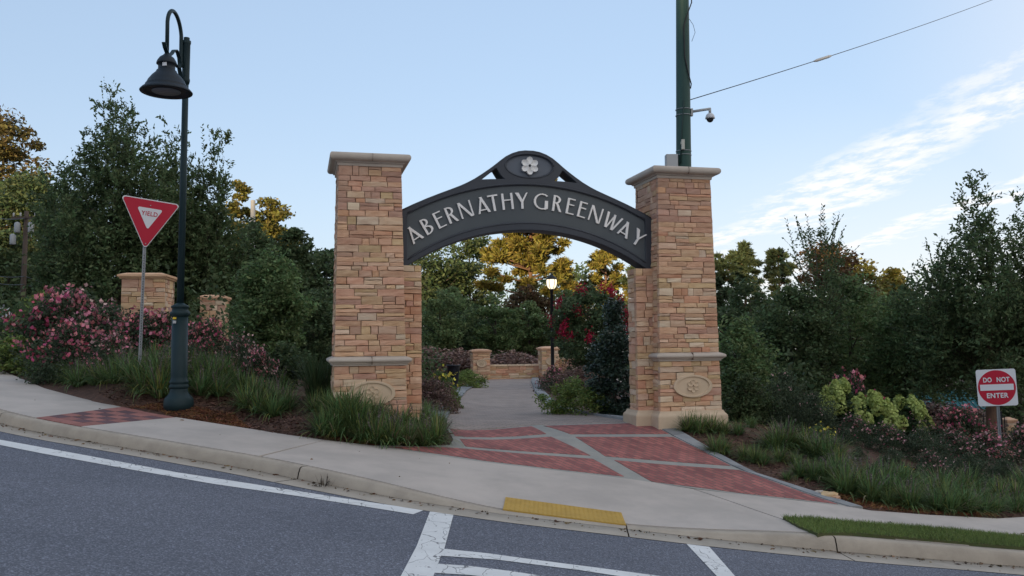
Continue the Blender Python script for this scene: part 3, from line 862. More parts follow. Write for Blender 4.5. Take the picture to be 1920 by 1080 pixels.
ell = lambda k, e=0: [(e + .465 * k * math.cos(t), 4.935 + .225 * k * math.sin(t)) for t in np.linspace(0, 2 * math.pi, 48, endpoint=False)]
def tri(s):
    t = np.linspace(R(188), R(238), 8)
    return [(-.90 * s, 4.648), (-.905 * s, 4.665), (-.63 * s, 4.868)] + [(s * .575 * math.cos(a), 4.935 + .28 * math.sin(a)) for a in t] + [(-.42 * s, 4.683), (-.6 * s, 4.68)]
tri = lambda s: [(s * x, z) for x, z in [(-.93, 4.632), (-.942, 4.645), (-.935, 4.66), (-.675, 4.868), (-.64, 4.878), (-.605, 4.82), (-.568, 4.76), (-.52, 4.705), (-.44, 4.655), (-.6, 4.652), (-.75, 4.646)]]
fr = curve_solid('frame', [outer, hole1, ell(1.0), tri(1), tri(-1)], .19, .012, 2)
fr.transform(Matrix.Translation((0, AY, 0)))
link('frame', fr, m_arch, arch)
pn = curve_solid('panel', [circ(-.139, 4.716, np.linspace(-2.34, 2.34, 40)) + circ(-.22, 4.07, np.linspace(2.34, -2.34, 40))], .165, 0)
pn.transform(Matrix.Translation((0, AY, 0))); link('panel', pn, m_panel, arch)
em = curve_solid('emblem_plate', [ell(1.03)], .155, 0); em.transform(Matrix.Translation((0, AY, 0))); emo = link('emblem_plate', em, m_plate, arch)
# raised bead along the panel edges and the oval
bead = MB()
for fn, xr in ((lambda x: ptop(x) + .012, 2.31), (lambda x: pbot(x) - .012, 2.31)):
    bead.tube([(x, AY - .2, fn(x)) for x in np.linspace(-xr, xr, 44)], .014, 6)
bead.tube([(x * 1.0, AY - .2, z) for x, z in ell(1.03) + ell(1.03)[:1]], .014, 6)
bead.build('bead', m_arch, arch)
top = MB()                                   # rounded tube running along the top outline
tpts = [(x, AY - .185, z - .006) for x, z in tx + [(-a, b) for a, b in tx[::-1]]]
top.tube(tpts, .021, 8); top.build('top_rail', m_arch, arch)
fb = MB(); flower_relief(fb, .175, 0, 6, .04)
fb.lathe([(.03, 0), (.03, .05), (.015, .058)], n=10)
flo = fb.build('flower', mat('flower_white', (.78, .78, .76), .6), arch); 
fl2 = MB(); flower_relief(fl2, .178, 0, 6, .04); flo.data.clear_geometry(); flo.data.from_pydata(fl2.v, [], fl2.f)
flo.data.transform(Matrix.Translation((0, AY - .157 - .03, 4.935)))
stem_ = MB(); stem_.box((0, AY - .17, 4.935), (.1, .05, .1)); stem_.build('flower_mount', m_arch, arch)
# letters
TK, TN = .17, .085
def bar(p, q, w0, w1=None, cut=None):        # slanted stroke with horizontal ends: x-widths
    w1 = w0 if w1 is None else w1
    return [(p[0] - w0 / 2, p[1]), (p[0] + w0 / 2, p[1]), (q[0] + w1 / 2, q[1]), (q[0] - w1 / 2, q[1])]
def hb(x0, x1, z, t=TN): return [(x0, z - t / 2), (x1, z - t / 2), (x1, z + t / 2), (x0, z + t / 2)]
def bowl(x, zc, rx_, rz_, t=.108, tn=.07, a0=-90, a1=90):
    A_ = np.radians(np.linspace(a0, a1, 14))
    return [(x + rx_ * math.cos(a), zc + rz_ * math.sin(a)) for a in A_] + [(x + (rx_ - t) * math.cos(a), zc + (rz_ - tn) * math.sin(a)) for a in A_[::-1]]
GL = {
    'A': (.62, [bar((.05, 0), (.30, 1), .09), bar((.57, 0), (.26, 1), .125, .125), hb(.09, .5, .2, .07)]),
    'B': (.50, [bar((.09, 0), (.09, 1), .108), bowl(.14, .765, .25, .235), bowl(.14, .27, .33, .27)]),
    'E': (.46, [bar((.09, 0), (.09, 1), .108), hb(.12, .44, .96, .07), hb(.12, .42, .60, .07), hb(.12, .46, .04, .07)]),
    'R': (.54, [bar((.09, 0), (.09, 1), .108), bowl(.14, .74, .29, .26), bar((.46, 0), (.24, .52), .125)]),
    'N': (.66, [bar((.05, 0), (.05, .98), .07), bar((.56, 0), (.06, 1), .125), bar((.62, .02), (.62, 1), .07)]),
    'T': (.50, [bar((.27, 0), (.27, .96), .108), hb(0, .52, .96, .09)]),
    'H': (.62, [bar((.09, 0), (.09, 1), .108), bar((.55, 0), (.55, 1), .108), hb(.125, .5, .58, .07)]),
    'Y': (.60, [bar((.32, 0), (.32, .46), .108), bar((.32, .42), (.06, 1), .13, .19), bar((.32, .42), (.58, 1), .10, .07)]),
    'G': (.74, [bowl(.44, .5, .44, .5, .108, .07, 48, 312), bar((.66, .06), (.66, .56), .16), hb(.44, .66, .045, .07)]),
    'W': (.92, [bar((.20, 0), (.08, 1), .108), bar((.24, 0), (.44, .86), .07), bar((.55, 0), (.46, 1), .108), bar((.58, 0), (.88, 1), .09)]),
}
TXT = 'ABERNATHYGREENWAY'
LX = [-2.195, -1.955, -1.73, -1.505, -1.235, -.91, -.71, -.44, -.16, .215, .54, .80, 1.035, 1.305, 1.645, 1.905, 2.17]
LHT = .305
for ch, x in zip(TXT, LX):
    wd, strokes = GL[ch]
    r_ = 3.896; a = math.asin(x / r_)
    loops_v = []; mb = MB()
    sx = LHT * 1.24
    for k, st in enumerate(strokes):
        yb = AY - .166; yf = AY - .166 - .035 - .0006 * k
        n = len(st); V = []; F = []
        for (lx, lz) in st:
            lx = (lx - wd / 2) * sx; lz = (lz - .5) * LHT
            V.append((lx * math.cos(a) + lz * math.sin(a), -lx * math.sin(a) + lz * math.cos(a)))
        V3 = [(v[0] + x, yf, v[1] + .374 + math.sqrt(r_ * r_ - x * x)) for v in V] + [(v[0] + x, yb - .0, v[1] + .374 + math.sqrt(r_ * r_ - x * x)) for v in V]
        if n > 10:
            h_ = n // 2
            F = [(i, i + 1, n - 2 - i, n - 1 - i) for i in range(h_ - 1)]
        else: F = [tuple(range(n))]
        F += [(i, n + i, n + (i + 1) % n, (i + 1) % n) for i in range(n)]
        mb.add(V3, F)
    mb.build('letter', m_let, arch)


# ------------------------------------------------------------------ street furniture
m_green = mat('green_black_paint', (.010, .026, .031), .5, col2=(.013, .031, .036), vscale=3, bump=.06, bscale=40, spec=.22)
m_navy = mat('lamp_head_paint', (.014, .021, .029), .5, spec=.25)
m_galv = mat('galvanised_steel', (.36, .38, .40), .5, col2=(.28, .30, .32), vscale=20, metal=.6)
m_white = mat('sign_white', (.68, .70, .73), .5)
m_red = mat('sign_red', (.46, .012, .038), .5)
m_black = mat('black_plastic', (.012, .013, .016), .5)
m_grey = mat('grey_plastic', (.42, .43, .43), .6)
m_lens = mat('frosted_lens', (.17, .18, .20), .4)
m_yst = mat('sticker_yellow', (.7, .48, .04), .6)

# street lamp beside the sidewalk
LD = 15.4
lp0 = at(335, 758, LD); lx, ly, lz = lp0
lz = gz(lx, ly) - .01
sc_ = lambda py, d=LD, px=340: zat(px, py, d) - lz
lamp = empty('street_lamp', (lx, ly, lz), 0, 'tall dark green lamp post with bell shade on a hooked arm beside the sidewalk', 'street lamp')
tipx = float(at(350, 80, LD)[0]) - lx           # the post leans very slightly
bs = MB()
bs.lathe([(0.2508, -.1), (0.2552, .02), (0.2464, .10), (0.2244, .14), (0.1892, .175), (0.1628, .215), (0.1514, .26), (0.1496, .30)], n=28); bs.build('base', m_green, lamp)
sh = MB()
z1, z2 = sc_(722), sc_(588)
sh.lathe([(0.1514, .29), (0.1672, .31), (0.1672, .345), (0.1514, .36), (0.1514, .375), (0.1646, .395), (0.1646, .42), (0.1452, .44), (0.1408, .5), (0.1364, z2 - .05)], n=28); sh.build('lower_shaft', m_green, lamp)
co = MB()
co.lathe([(0.1364, z2 - .06), (0.1540, z2 - .04), (0.1716, z2 - .01), (0.1716, z2 + .025), (0.1408, z2 + .045), (0.1320, z2 + .09), (0.1540, z2 + .11), (0.1540, z2 + .135), (0.0792, z2 + .17), (0.0581, z2 + .19)], n=28); co.build('collar', m_green, lamp)
ztop = sc_(72)
po = MB()
po.tube([(0, 0, z2 + .1), (tipx * .5, 0, (z2 + ztop) / 2), (tipx * .8, 0, sc_(150))], [.062, .057, .054], 16)
po.build('pole', m_green, lamp)
pt = MB()
cx_ = tipx * .9
pt.tube([(tipx * .8, 0, sc_(158)), (tipx * .81, 0, sc_(152)), (tipx * .82, 0, sc_(150)), (tipx * .83, 0, sc_(146)), (tipx, 0, sc_(84)), (tipx, 0, sc_(82)), (tipx, 0, sc_(77)), (tipx, 0, sc_(76)), (tipx, 0, sc_(71))],
        [.06, .075, .075, .066, .066, .076, .076, .052, .052], 18)
pt.build('pole_top', m_green, lamp)
reach = .80
ha = MB()
zap = sc_(25, LD - .4); zj = sc_(118); hx0 = tipx * .95 - .07
ha_pts = [(hx0 + .02, -.05, zj - .1), (hx0, -.07, zj)]
zc_ = zap - .30
for t in np.linspace(0, math.pi, 18):
    ha_pts.append((hx0 - .06 * t / math.pi, -.07 - (reach - .07) / 2 * (1 - math.cos(t)), zc_ + .30 * math.sin(t)))
zh = zat(313, 101, LD - reach) - lz
hxe = float(at(313, 101, LD - reach)[0]) - lx
ha_pts = [(p[0] + (hxe - hx0 + .06) * min(1, max(0, (-p[1] - .07) / (reach - .07))), p[1], p[2]) for p in ha_pts]
ha_pts.append((hxe, -reach, zh - .03))
ha.tube(ha_pts, .034, 12); ha.build('arm', m_green, lamp)
br = MB()
xm = (hx0 + hxe) / 2
def rb(py, y): return (hx0 + (hxe - hx0) * (-y) / reach, y, py)
b0 = zh + .02
br.ribbon([rb(b0 - .22, -.07), rb(b0 - .16, -.10), rb(b0 - .06, -.17), rb(b0 + .03, -.14), rb(b0 + .12, -.17), rb(b0 + .19, -.26), rb(b0 + .20, -.36), rb(b0 + .16, -.46), rb(b0 + .06, -.57), rb(b0 - .01, -.68), rb(b0, -.80), rb(b0 + .06, -.90), rb(b0 + .13, -.96)], .035, .018, (1, 0, 0))
br.ribbon([rb(b0 - .05, -.16), rb(b0 - .075, -.24), rb(b0 - .06, -.32)], .03, .014, (1, 0, 0))
br.build('scroll_bracket', m_green, lamp)
hd = MB()
H_ = zh - (zat(310, 172, LD - reach) - lz)     # height of the shade
pr = [(.045, 0), (.07, -.03), (.125, -.07), (.165, -.13), (.182, -.175), (.182, -.195), (.15, -.2), (.15, -.30), (.175, -.315), (.19, -.35), (.26, -.42), (.32, -.50), (.355, -.575), (.37, -.585), (.37, -.61), (.43, -.66), (.465, -.70), (.46, -.715), (.38, -.705), (.36, -.69), (.24, -.69)]
k_ = H_ / .70; rw = (at(358, 165, LD - reach)[0] - at(264, 165, LD - reach)[0]) / 2 / .465
hd.lathe([(r * rw, z * k_) for r, z in pr], (hxe, -reach, zh), 36, True, False)
head = hd.build('lamp_shade', m_navy, lamp)
ln = MB(); ln.lathe([(.26 * rw, -.696 * k_), (.25 * rw, -.705 * k_), (.0005, -.715 * k_)], (hxe, -reach, zh), 28); ln.build('lens', m_lens, head)
stk = MB(); stk.box((hxe + .02, -reach - .149 * rw - .004, zh - .235 * k_), (.07, .01, .06)); stk.build('white_sticker', m_white, head)
s1 = MB(); s1.box((-.04, -.148, sc_(597)), (.06, .012, .035)); s1.build('yellow_sticker', m_yst, lamp)
s2 = MB(); s2.box((-.04, -.148, sc_(604)), (.055, .012, .05)); s2.build('grey_sticker', m_grey, lamp)

def upost(mb, h, x0=0, z0_=-.3):             # perforated channel post
    for x, wd, y in ((-.022, .010, .0), (.022, .010, .0), (0, .036, .014)):
        mb.box((x + x0, y, (h + z0_) / 2), (wd, .012 if x == 0 else .03, h - z0_))
def post_holes(root, h, z0_):
    mb = MB()
    z = z0_
    while z < h - .05:
        mb.box((0, .006, z), (.012, .006, .016)); z += .05
    o = mb.build('post_hole', m_black, root); o['kind'] = 'stuff'
def fit_text(s, wd, ht, bold=0.):
    tm = text_mesh('lettering', s, .15, .0008, bold)
    co = np.array([v.co for v in tm.vertices]); lo, hi = co.min(0), co.max(0); c = (lo + hi) / 2
    tm.transform(Matrix.Translation((-c[0], 0, -c[2]))); tm.transform(Matrix.Diagonal((wd / (hi[0] - lo[0]), 1, ht / (hi[2] - lo[2]), 1)))
    return tm
# yield sign
YD = 16.5
yb = at(261, 692, YD); yt = at(270, 468, YD)
yz0 = gz(yb[0], yb[1])
ys_ = empty('yield_sign', (yb[0], yb[1], yz0), 0, 'red and white triangular YIELD sign on a leaning steel post among roses', 'road sign')
tilt = math.atan2(yt[0] - yb[0], yt[2] - yb[2])
ys_.rotation_euler = (0, tilt, R(31))
pm = MB(); hh = float(yt[2] - yz0) + .55
upost(pm, hh, 0, -.3); pm.build('post', m_galv, ys_); post_holes(ys_, hh - .6, .6)
# plate in its own plane (extra tilt as in the photo)
sd = 107 / FPX * YD; hgt = sd * .9
ctip = float(np.linalg.norm(yt - np.array([yb[0], yb[1], yz0])))
def rtri(sz, r, n=6):
    h = sz * .90
    pts = [(0, 0), (sz / 2, h), (-sz / 2, h)]
    o = []
    for i in range(3):
        p = Vector(pts[i]); a = (Vector(pts[i - 1]) - p).normalized(); b = (Vector(pts[(i + 1) % 3]) - p).normalized()
        bis = (a + b).normalized(); ang = a.angle(b) / 2
        c = p + bis * r / math.sin(ang)
        s0 = p + a * r / math.tan(ang); s1_ = p + b * r / math.tan(ang)
        a0 = math.atan2(s0.y - c.y, s0.x - c.x); a1 = math.atan2(s1_.y - c.y, s1_.x - c.x)
        d = (a1 - a0 + math.pi) % (2 * math.pi) - math.pi
        for q in range(n + 1):
            t = a0 + d * q / n; o.append((c.x + r * math.cos(t), c.y + r * math.sin(t)))
    return o
plate_rot = Matrix.Rotation(R(6) - tilt, 4, 'Y')
def sgn(name, loops, y, half, m, root, dz=0., rot=None):
    me = curve_solid(name, loops, half)
    me.transform(Matrix.Translation((0, y, dz)))
    if rot is not None: me.transform(rot)
    me.transform(Matrix.Translation((0, 0, ctip_)))
    return link(name, me, m, root)
ctip_ = ctip
yp = sgn('plate', [rtri(sd, .05)], -.03, .003, m_white, ys_, 0, plate_rot)
def off(z): return z
rt = [(x * .955, z * .955 + hgt * .026) for x, z in rtri(sd, .045)]
sgn('red_face', [rt], -.035, .002, m_red, yp, 0, plate_rot)
wt = [(x * .43, z * .43 + hgt * .395) for x, z in rtri(sd, .06)]
sgn('white_triangle', [wt], -.039, .002, m_white, yp, 0, plate_rot)
tm = fit_text('YIELD', sd * .27, .085, .0025)
tm.transform(Matrix.Translation((0, -.0425, hgt * .715))); tm.transform(plate_rot); tm.transform(Matrix.Translation((0, 0, ctip)))
link('lettering', tm, m_red, yp)
bl = MB()
for z in (hgt * .12, hgt * .88):
    p = plate_rot @ Vector((0, -.045, z)); bl.box((p.x, p.y, p.z + ctip), (.018, .008, .018))
bl.build('bolt', m_galv, yp)

# do not enter sign
DD = 17.6
db = at(1877, 862, DD); dt = at(1871, 758, DD); dz0 = gz(db[0], db[1])
dtilt = math.atan2(dt[0] - db[0], dt[2] - db[2])
dn = empty('do_not_enter_sign', (db[0], db[1], dz0), 0, 'square white DO NOT ENTER sign with red disc on a steel post above pink roses', 'road sign')
dn.location.x += (dz0 - db[2]) * math.tan(dtilt)
dn.rotation_euler = (0, dtilt, R(-12))
ctip_ = float(dt[2] - dz0) / math.cos(dtilt) - .03
ds = .735
pm = MB(); upost(pm, ctip_ + ds * .95, 0, -.4); pm.build('post', m_galv, dn)
def rrect(s, r, n=6):
    o = []
    for cx, cz, a0 in ((1, 1, 0), (-1, 1, 90), (-1, -1, 180), (1, -1, 270)):
        for q in range(n + 1):
            t = R(a0 + 90 * q / n); o.append((cx * (s / 2 - r) + r * math.cos(t), cz * (s / 2 - r) + r * math.sin(t) + s / 2))
    return o
drot = Matrix.Rotation(R(2.2) * -1 - dtilt, 4, 'Y')
dp = sgn('plate', [rrect(ds, .045)], -.03, .003, m_white, dn, 0, drot)
sgn('red_disc', [[(ds * .475 * math.cos(t), ds / 2 + ds * .475 * math.sin(t)) for t in np.linspace(0, 2 * math.pi, 60, endpoint=False)]], -.035, .002, m_red, dp, 0, drot)
hb_ = lambda x0, x1, z0_, z1_: [(x0, z0_), (x1, z0_), (x1, z1_), (x0, z1_)]
sgn('white_bar', [hb_(-ds * .42, ds * .42, ds * .425, ds * .59)], -.039, .002, m_white, dp, 0, drot)
for s_t, zq, wd, xo in (('DO', .715, ds * .215, -.225), ('NOT', .715, ds * .325, .17), ('ENTER', .285, ds * .545, 0)):
    tm = fit_text(s_t, wd, ds * .135, .004)
    tm.transform(Matrix.Translation((ds * xo, -.0425, ds * zq))); tm.transform(drot); tm.transform(Matrix.Translation((0, 0, ctip_)))
    link('lettering', tm, m_white, dp)
# no u-turn sign far left
ND = 38
nb_ = at(5, 640, ND); nz0 = gz(nb_[0], nb_[1])
nu = empty('no_turn_sign', (nb_[0], nb_[1], nz0), 0, 'small white no U-turn sign at the far left edge beyond the roses', 'road sign')
ctip_ = zat(6, 603, ND) - nz0
pm = MB(); upost(pm, ctip_ + .75, 0, -.3); pm.build('post', m_galv, nu)
I4 = Matrix.Identity(4)
npl = sgn('plate', [rrect(.61, .04)], -.03, .003, m_white, nu, 0, I4)
cc = lambda r: [(r * math.cos(t), .305 + r * math.sin(t)) for t in np.linspace(0, 2 * math.pi, 40, endpoint=False)]
arrow = MB()
ap = [(.09, .17), (.09, .36)] + [(.09 * math.cos(t), .36 + .09 * math.sin(t)) for t in np.linspace(.2, math.pi - .05, 8)] + [(-.09, .26)]
arrow.ribbon([(x, -.037, z + ctip_) for x, z in ap], .002, .045, (0, 1, 0))
arrow.add([(-.16, -.037, .27 + ctip_), (-.02, -.037, .27 + ctip_), (-.09, -.037, .165 + ctip_)], [(0, 1, 2)])
arrow.build('arrow', m_black, npl)
sgn('red_ring', [cc(.26), cc(.22)], -.041, .002, m_red, npl, 0, I4)
sl_ = MB(); sl_.box((0, -.041, .305 + ctip_), (.46, .003, .042), 0, Matrix.Rotation(R(45), 3, 'Y')); sl_.build('red_slash', m_red, npl)

# green utility pole behind the right pillar
PD = 18.75
pb = at(1282, 313, PD); ptp = at(1279, -60, PD)
m_pole = mat('green_pole_paint', (.028, .075, .062), .55, col2=(.022, .06, .052), vscale=2, stretch=(6, 6, .3))
pz0 = gz(pb[0], pb[1])
pole = empty('utility_pole', (pb[0], pb[1], pz0), 0, 'thick dark green steel pole rising behind the right stone pillar', 'utility pole')
lean = (ptp[0] - pb[0]) / (ptp[2] - pb[2])
zz_ = lambda py: zat(1282, py, PD) - pz0
px_ = lambda py: (zz_(py) - zz_(313)) * lean
r0 = 14.2 / FPX * PD
mb = MB(); mb.tube([(px_(313) - lean * zz_(313), 0, -.3), (px_(313), 0, zz_(313)), (px_(0), 0, zz_(0)), (px_(-260), 0, zz_(-260))], [r0 * 1.1, r0, r0 * .86, r0 * .75], 28); mb.build('shaft', m_pole, pole)
st = MB()
for py in (206, 217, 284, 291.5):
    st.tube([(px_(py) + (r0 + .003) * math.cos(t), (r0 + .003) * math.sin(t), zz_(py)) for t in np.linspace(0, 2 * math.pi, 28)], .008, 5)
    st_o = st.build('strap', m_galv, pole); st = MB()
cb = MB()
cb.tube([(px_(0) + .22, -.02, zz_(-70)), (px_(0) + .17, -r0 * .9, zz_(10)), (px_(0) + .03, -r0 - .01, zz_(40)), (px_(50) - .01, -r0 - .01, zz_(55)), (px_(100) + .0, -r0 - .012, zz_(110)), (px_(130) + .08, -r0 * .95, zz_(140)), (px_(160) + .16, -r0 * .6, zz_(160)), (px_(165) + r0, 0, zz_(166))], .013, 6)
cb.build('cable', m_black, pole)
cb = MB(); cb.tube([(px_(200) - .02, -r0 - .008, zz_(192)), (px_(250) - .07, -r0 - .008, zz_(250)), (px_(300) - .1, -r0 * .9 - .008, zz_(310))], .014, 6); cb.build('cable', mat('dark_conduit', (.02, .045, .04), .6), pole)
wl = MB(); wl.tube([(px_(40) + r0 * .8, -.08, zz_(38)), (px_(50) + r0 + .05, -.1, zz_(50)), (px_(60) + r0 + .09, -.1, zz_(64)), (px_(75) + r0 + .02, -.08, zz_(80))], .005, 5); wl.build('loose_wire', m_black, pole)
# boxes strapped to the pole
ab = MB(); ab.box((px_(275) - .055, -r0 - .05, zz_(275)), (.065, .06, .215)); ab.box((px_(275) - .085, -r0 - .05, zz_(272)), (.03, .05, .05)); 
an = ab.build('antenna_box', mat('cream_plastic', (.50, .50, .44), .6), None); 
an.location = (pb[0], pb[1], pz0); tag(an, 'small cream antenna box strapped to the green pole above the pillar cap', 'antenna')
eb = MB(); ex = float(at(1258, 303, PD)[0]) - pb[0]
eb.box((ex, -.05, zz_(304)), (.255, .20, .30)); eb.box((ex, -.155, zz_(304)), (.235, .02, .28)); eb.box((ex + .16, -.02, zz_(298)), (.08, .05, .14))
ebo = eb.build('equipment_box', m_grey, None, (pb[0], pb[1], pz0)); tag(ebo, 'grey metal equipment box on the green pole just over the right pillar cap', 'equipment box')
# security camera on its arm
sc0 = empty('security_camera', (pb[0] + px_(211) + r0, pb[1], pz0 + zz_(211)), 0, 'white dome security camera on a short arm fixed to the green pole', 'security camera')
am = MB()
am.box((.02, 0, 0), (.045, .09, .16)); 
am.tube([(.04, 0, .02), (.25, -.03, .045), (.43, -.05, .065)], [.03, .03, .03], 8)
am.tube([(.41, -.05, .075), (.41, -.05, -.03)], .03, 8)
am.build('arm', m_grey, sc0)
dm = MB(); dm.lathe([(.03, -.03), (.055, -.045), (.085, -.075), (.10, -.12), (.105, -.155), (.085, -.16)], (.41, -.05, 0), 20); dm.build('housing', mat('camera_white', (.55, .56, .58), .5), sc0)
d2 = MB(); d2.lathe([(.082, -.155)] + [(.078 * math.cos(t), -.16 - .08 * math.sin(t)) for t in np.linspace(0, 1.5, 7)], (.41, -.05, 0), 18); d2.build('dome', mat('dark_dome', (.02, .02, .025), .15, spec=.6), sc0)
gw = MB()
g0 = np.array([pb[0] + px_(187) + r0, pb[1], pz0 + zz_(187)]); g1 = at(1850, 0, 34.); g2 = g0 + (g1 - g0) * 1.25
gp = [g0 + (g2 - g0) * t + np.array([0, 0, -.5 * 4 * t * (1 - t) * .25]) for t in np.linspace(0, 1, 14)]
gw.tube(gp, .011, 6); gwo = gw.build('guy_wire', m_black); tag(gwo, 'thin dark guy wire running from the green pole up to the right', 'wire')
iv = MB(); a_, b_ = gp[0] + (gp[-1] - gp[0]) * .225, gp[0] + (gp[-1] - gp[0]) * .262
a_ = np.array([np.interp(.225, np.linspace(0, 1, 14), [p[i] for p in gp]) for i in range(3)]); b_ = np.array([np.interp(.265, np.linspace(0, 1, 14), [p[i] for p in gp]) for i in range(3)])
iv.tube([a_, a_ * .85 + b_ * .15, a_ * .15 + b_ * .85, b_], [.02, .04, .04, .02], 8); iv.build('insulator', m_grey, gwo)

# timber utility pole far left with cross arms and transformers, its wires
UD = 44
ub = at(40, 620, UD); uz0 = gz(ub[0], ub[1])
m_wood = mat('weathered_pole', (.10, .075, .06), .9, col2=(.07, .055, .045), vscale=4, stretch=(4, 4, .5))
up = empty('timber_utility_pole', (ub[0], ub[1], uz0), 0, 'old timber utility pole with crossarm and grey transformers beyond the left roses', 'utility pole')
uz = lambda py: zat(42, py, UD) - uz0
mb = MB(); mb.tube([(0, 0, -.3), (.1, 0, uz(396))], [.15, .10], 10); mb.build('shaft', m_wood, up)
mb = MB(); mb.box((.1, -.18, uz(409)), (1.3, .1, .1)); mb.build('crossarm', m_wood, up)
for dx in (-.55, -.2, .55):
    mb = MB(); mb.lathe([(.03, 0), (.05, .05), (.035, .1), (.05, .15), (.02, .2)], (.1 + dx, -.18, uz(409) + .06), 8); mb.build('insulator', m_grey, up)
for dx, py in ((-.34, 428), (.36, 428), (-.55, 450)):
    mb = MB(); mb.lathe([(.12, -.25), (.14, -.22), (.14, .22), (.11, .26), (.04, .3)], (.1 + dx, -.2, uz(py)), 12); mb.build('transformer', mat('transformer_grey', (.33, .35, .36), .6), up)
for i, (y0, y1, d0) in enumerate([(398, 409, 0), (505, 518, 1), (517, 533, 2)]):
    a = at(-60, y0, UD - 12); b = ub + np.array([.1, 0, 0]); b[2] = zat(42, y1, UD); c = at(170, y1 + 32, UD + 25)
    mb = MB()
    pts = [a + (b - a) * t + np.array([0, 0, -.6 * t * (1 - t)]) for t in np.linspace(0, 1, 8)] + ([b + (c - b) * t + np.array([0, 0, -.8 * t * (1 - t)]) for t in np.linspace(.1, 1, 8)])
    mb.tube(pts, .02, 5)
    o = mb.build('power_line', m_black); tag(o, ['uppermost thin power line reaching the crossarm of the timber pole', 'middle power line passing the timber pole at mid height', 'lowest power line passing the timber pole above the roses'][i], 'power line')
# pale post between the trees
gp_ = at(474, 420, 48); gz0 = gz(gp_[0], gp_[1])
mb = MB(); mb.lathe([(.14, -.3), (.13, zat(474, 376, 48) - gz0), (.09, zat(474, 376, 48) - gz0 + .02)], n=12)
o = mb.build('light_pole', mat('pale_pole', (.33, .33, .32), .7), None, (gp_[0], gp_[1], gz0)); tag(o, 'pale grey pole top showing between the trees behind the lamp post', 'pole')

# ------------------------------------------------------------------ small stone piers and walls
def pier(label, px, ptop_, d, wpx, pbase=None, oval_=False, rz=GH):
    p = at(px, ptop_, d); g = gz(p[0], p[1]); H = float(p[2]) - g
    wd = wpx / FPX * d
    root = empty('stone_pier', (p[0], p[1], g), rz, label, 'stone pier', 'low stone piers'); root['kind'] = 'thing'
    hx = wd / 2 * .86; capz = H - .17
    core = MB(); core.sqring([(-.07, -.3), (-.07, capz + .02)], hx, hx); core.build('core', m_core, root)
    nbase = max(-.05, 0)
    for face in ('front', 'left', 'right', 'back'):
        mp = place(face, hx, hx); ha = hx if face in ('front', 'back') else hx - .112
        for a0, a1, q0, q1 in layout(-ha, ha, -.05, capz, .10, .19, .2, .5):
            V, F = stone_geo(a0, a1, q0, q1, .1)
            put_stone(root, [mp(v) for v in V], F, 1.0)
    cp = MB(); cp.sqring([(-.05, capz), (hx * .06, capz + .001), (hx * .10, capz + .05), (hx * .16, capz + .055), (hx * .16, capz + .115), (hx * .1, capz + .12), (-.1, H), (-hx * .8, H + .02)], hx, hx); cp.build('capstone', stone_m[0], root)
    if oval_: oval(root, 'medallion', 0, capz * .62, hx * .56, .17, -hx - .012, m_cast2, .09)
    return root
pier('broad stone pier with flat capstone standing above the left rose bushes', 279, 514, 24, 88, rz=R(8))
pier('smaller stone pier half hidden behind the lamp post and dark shrub', 403, 554, 28.5, 52, rz=R(8))
pier('far stone pier with oval medallion left of the path end', 900, 655, 40, 38, None, True, R(12))
pier('far stone pier behind the lit path lamp', 1028, 650, 40.6, 38, None, True, R(12))
pier('little stone pier beside the do not enter sign post', 1890, 783, 31, 22, rz=R(10))
def low_wall(label, a, b, h, t=.4):
    a = np.array(a); b = np.array(b); L = float(np.hypot(*(b - a))); ang = math.atan2(b[1] - a[1], b[0] - a[0])
    mid = (a + b) / 2; g = gz(*mid)
    root = empty('low_wall', (mid[0], mid[1], g), ang, label, 'stone wall'); root['kind'] = 'thing'
    c = MB(); c.box((0, 0, h / 2 - .1), (L - .02, t - .14, h + .1)); c.build('core', m_core, root)
    mp = place('front', L / 2, t / 2)
    for a0, a1, q0, q1 in layout(-L / 2, L / 2, -.05, h - .07, .09, .16, .25, .6):
        V, F = stone_geo(a0, a1, q0, q1, .07); put_stone(root, [mp(v) for v in V], F, 1.0)
    n = max(1, round(L / .9))
    for i in range(n):
        cp = MB(); cp.box((-L / 2 + (i + .5) * L / n, 0, h - .035), (L / n - .01, t + .08, .075)); cp.build('coping', stone_m[2], root)
    return root
wa, wb = at(917, 690, 40.4), at(1013, 690, 41)
low_wall('low stone wall closing the far end of the path', wa[:2], wb[:2], zat(965, 683, 40.7))
wa, wb = at(1046, 680, 41), at(1120, 680, 41.5)
low_wall('low stone wall right of the far pier, pale coping', wa[:2], wb[:2], zat(1080, 670, 41))

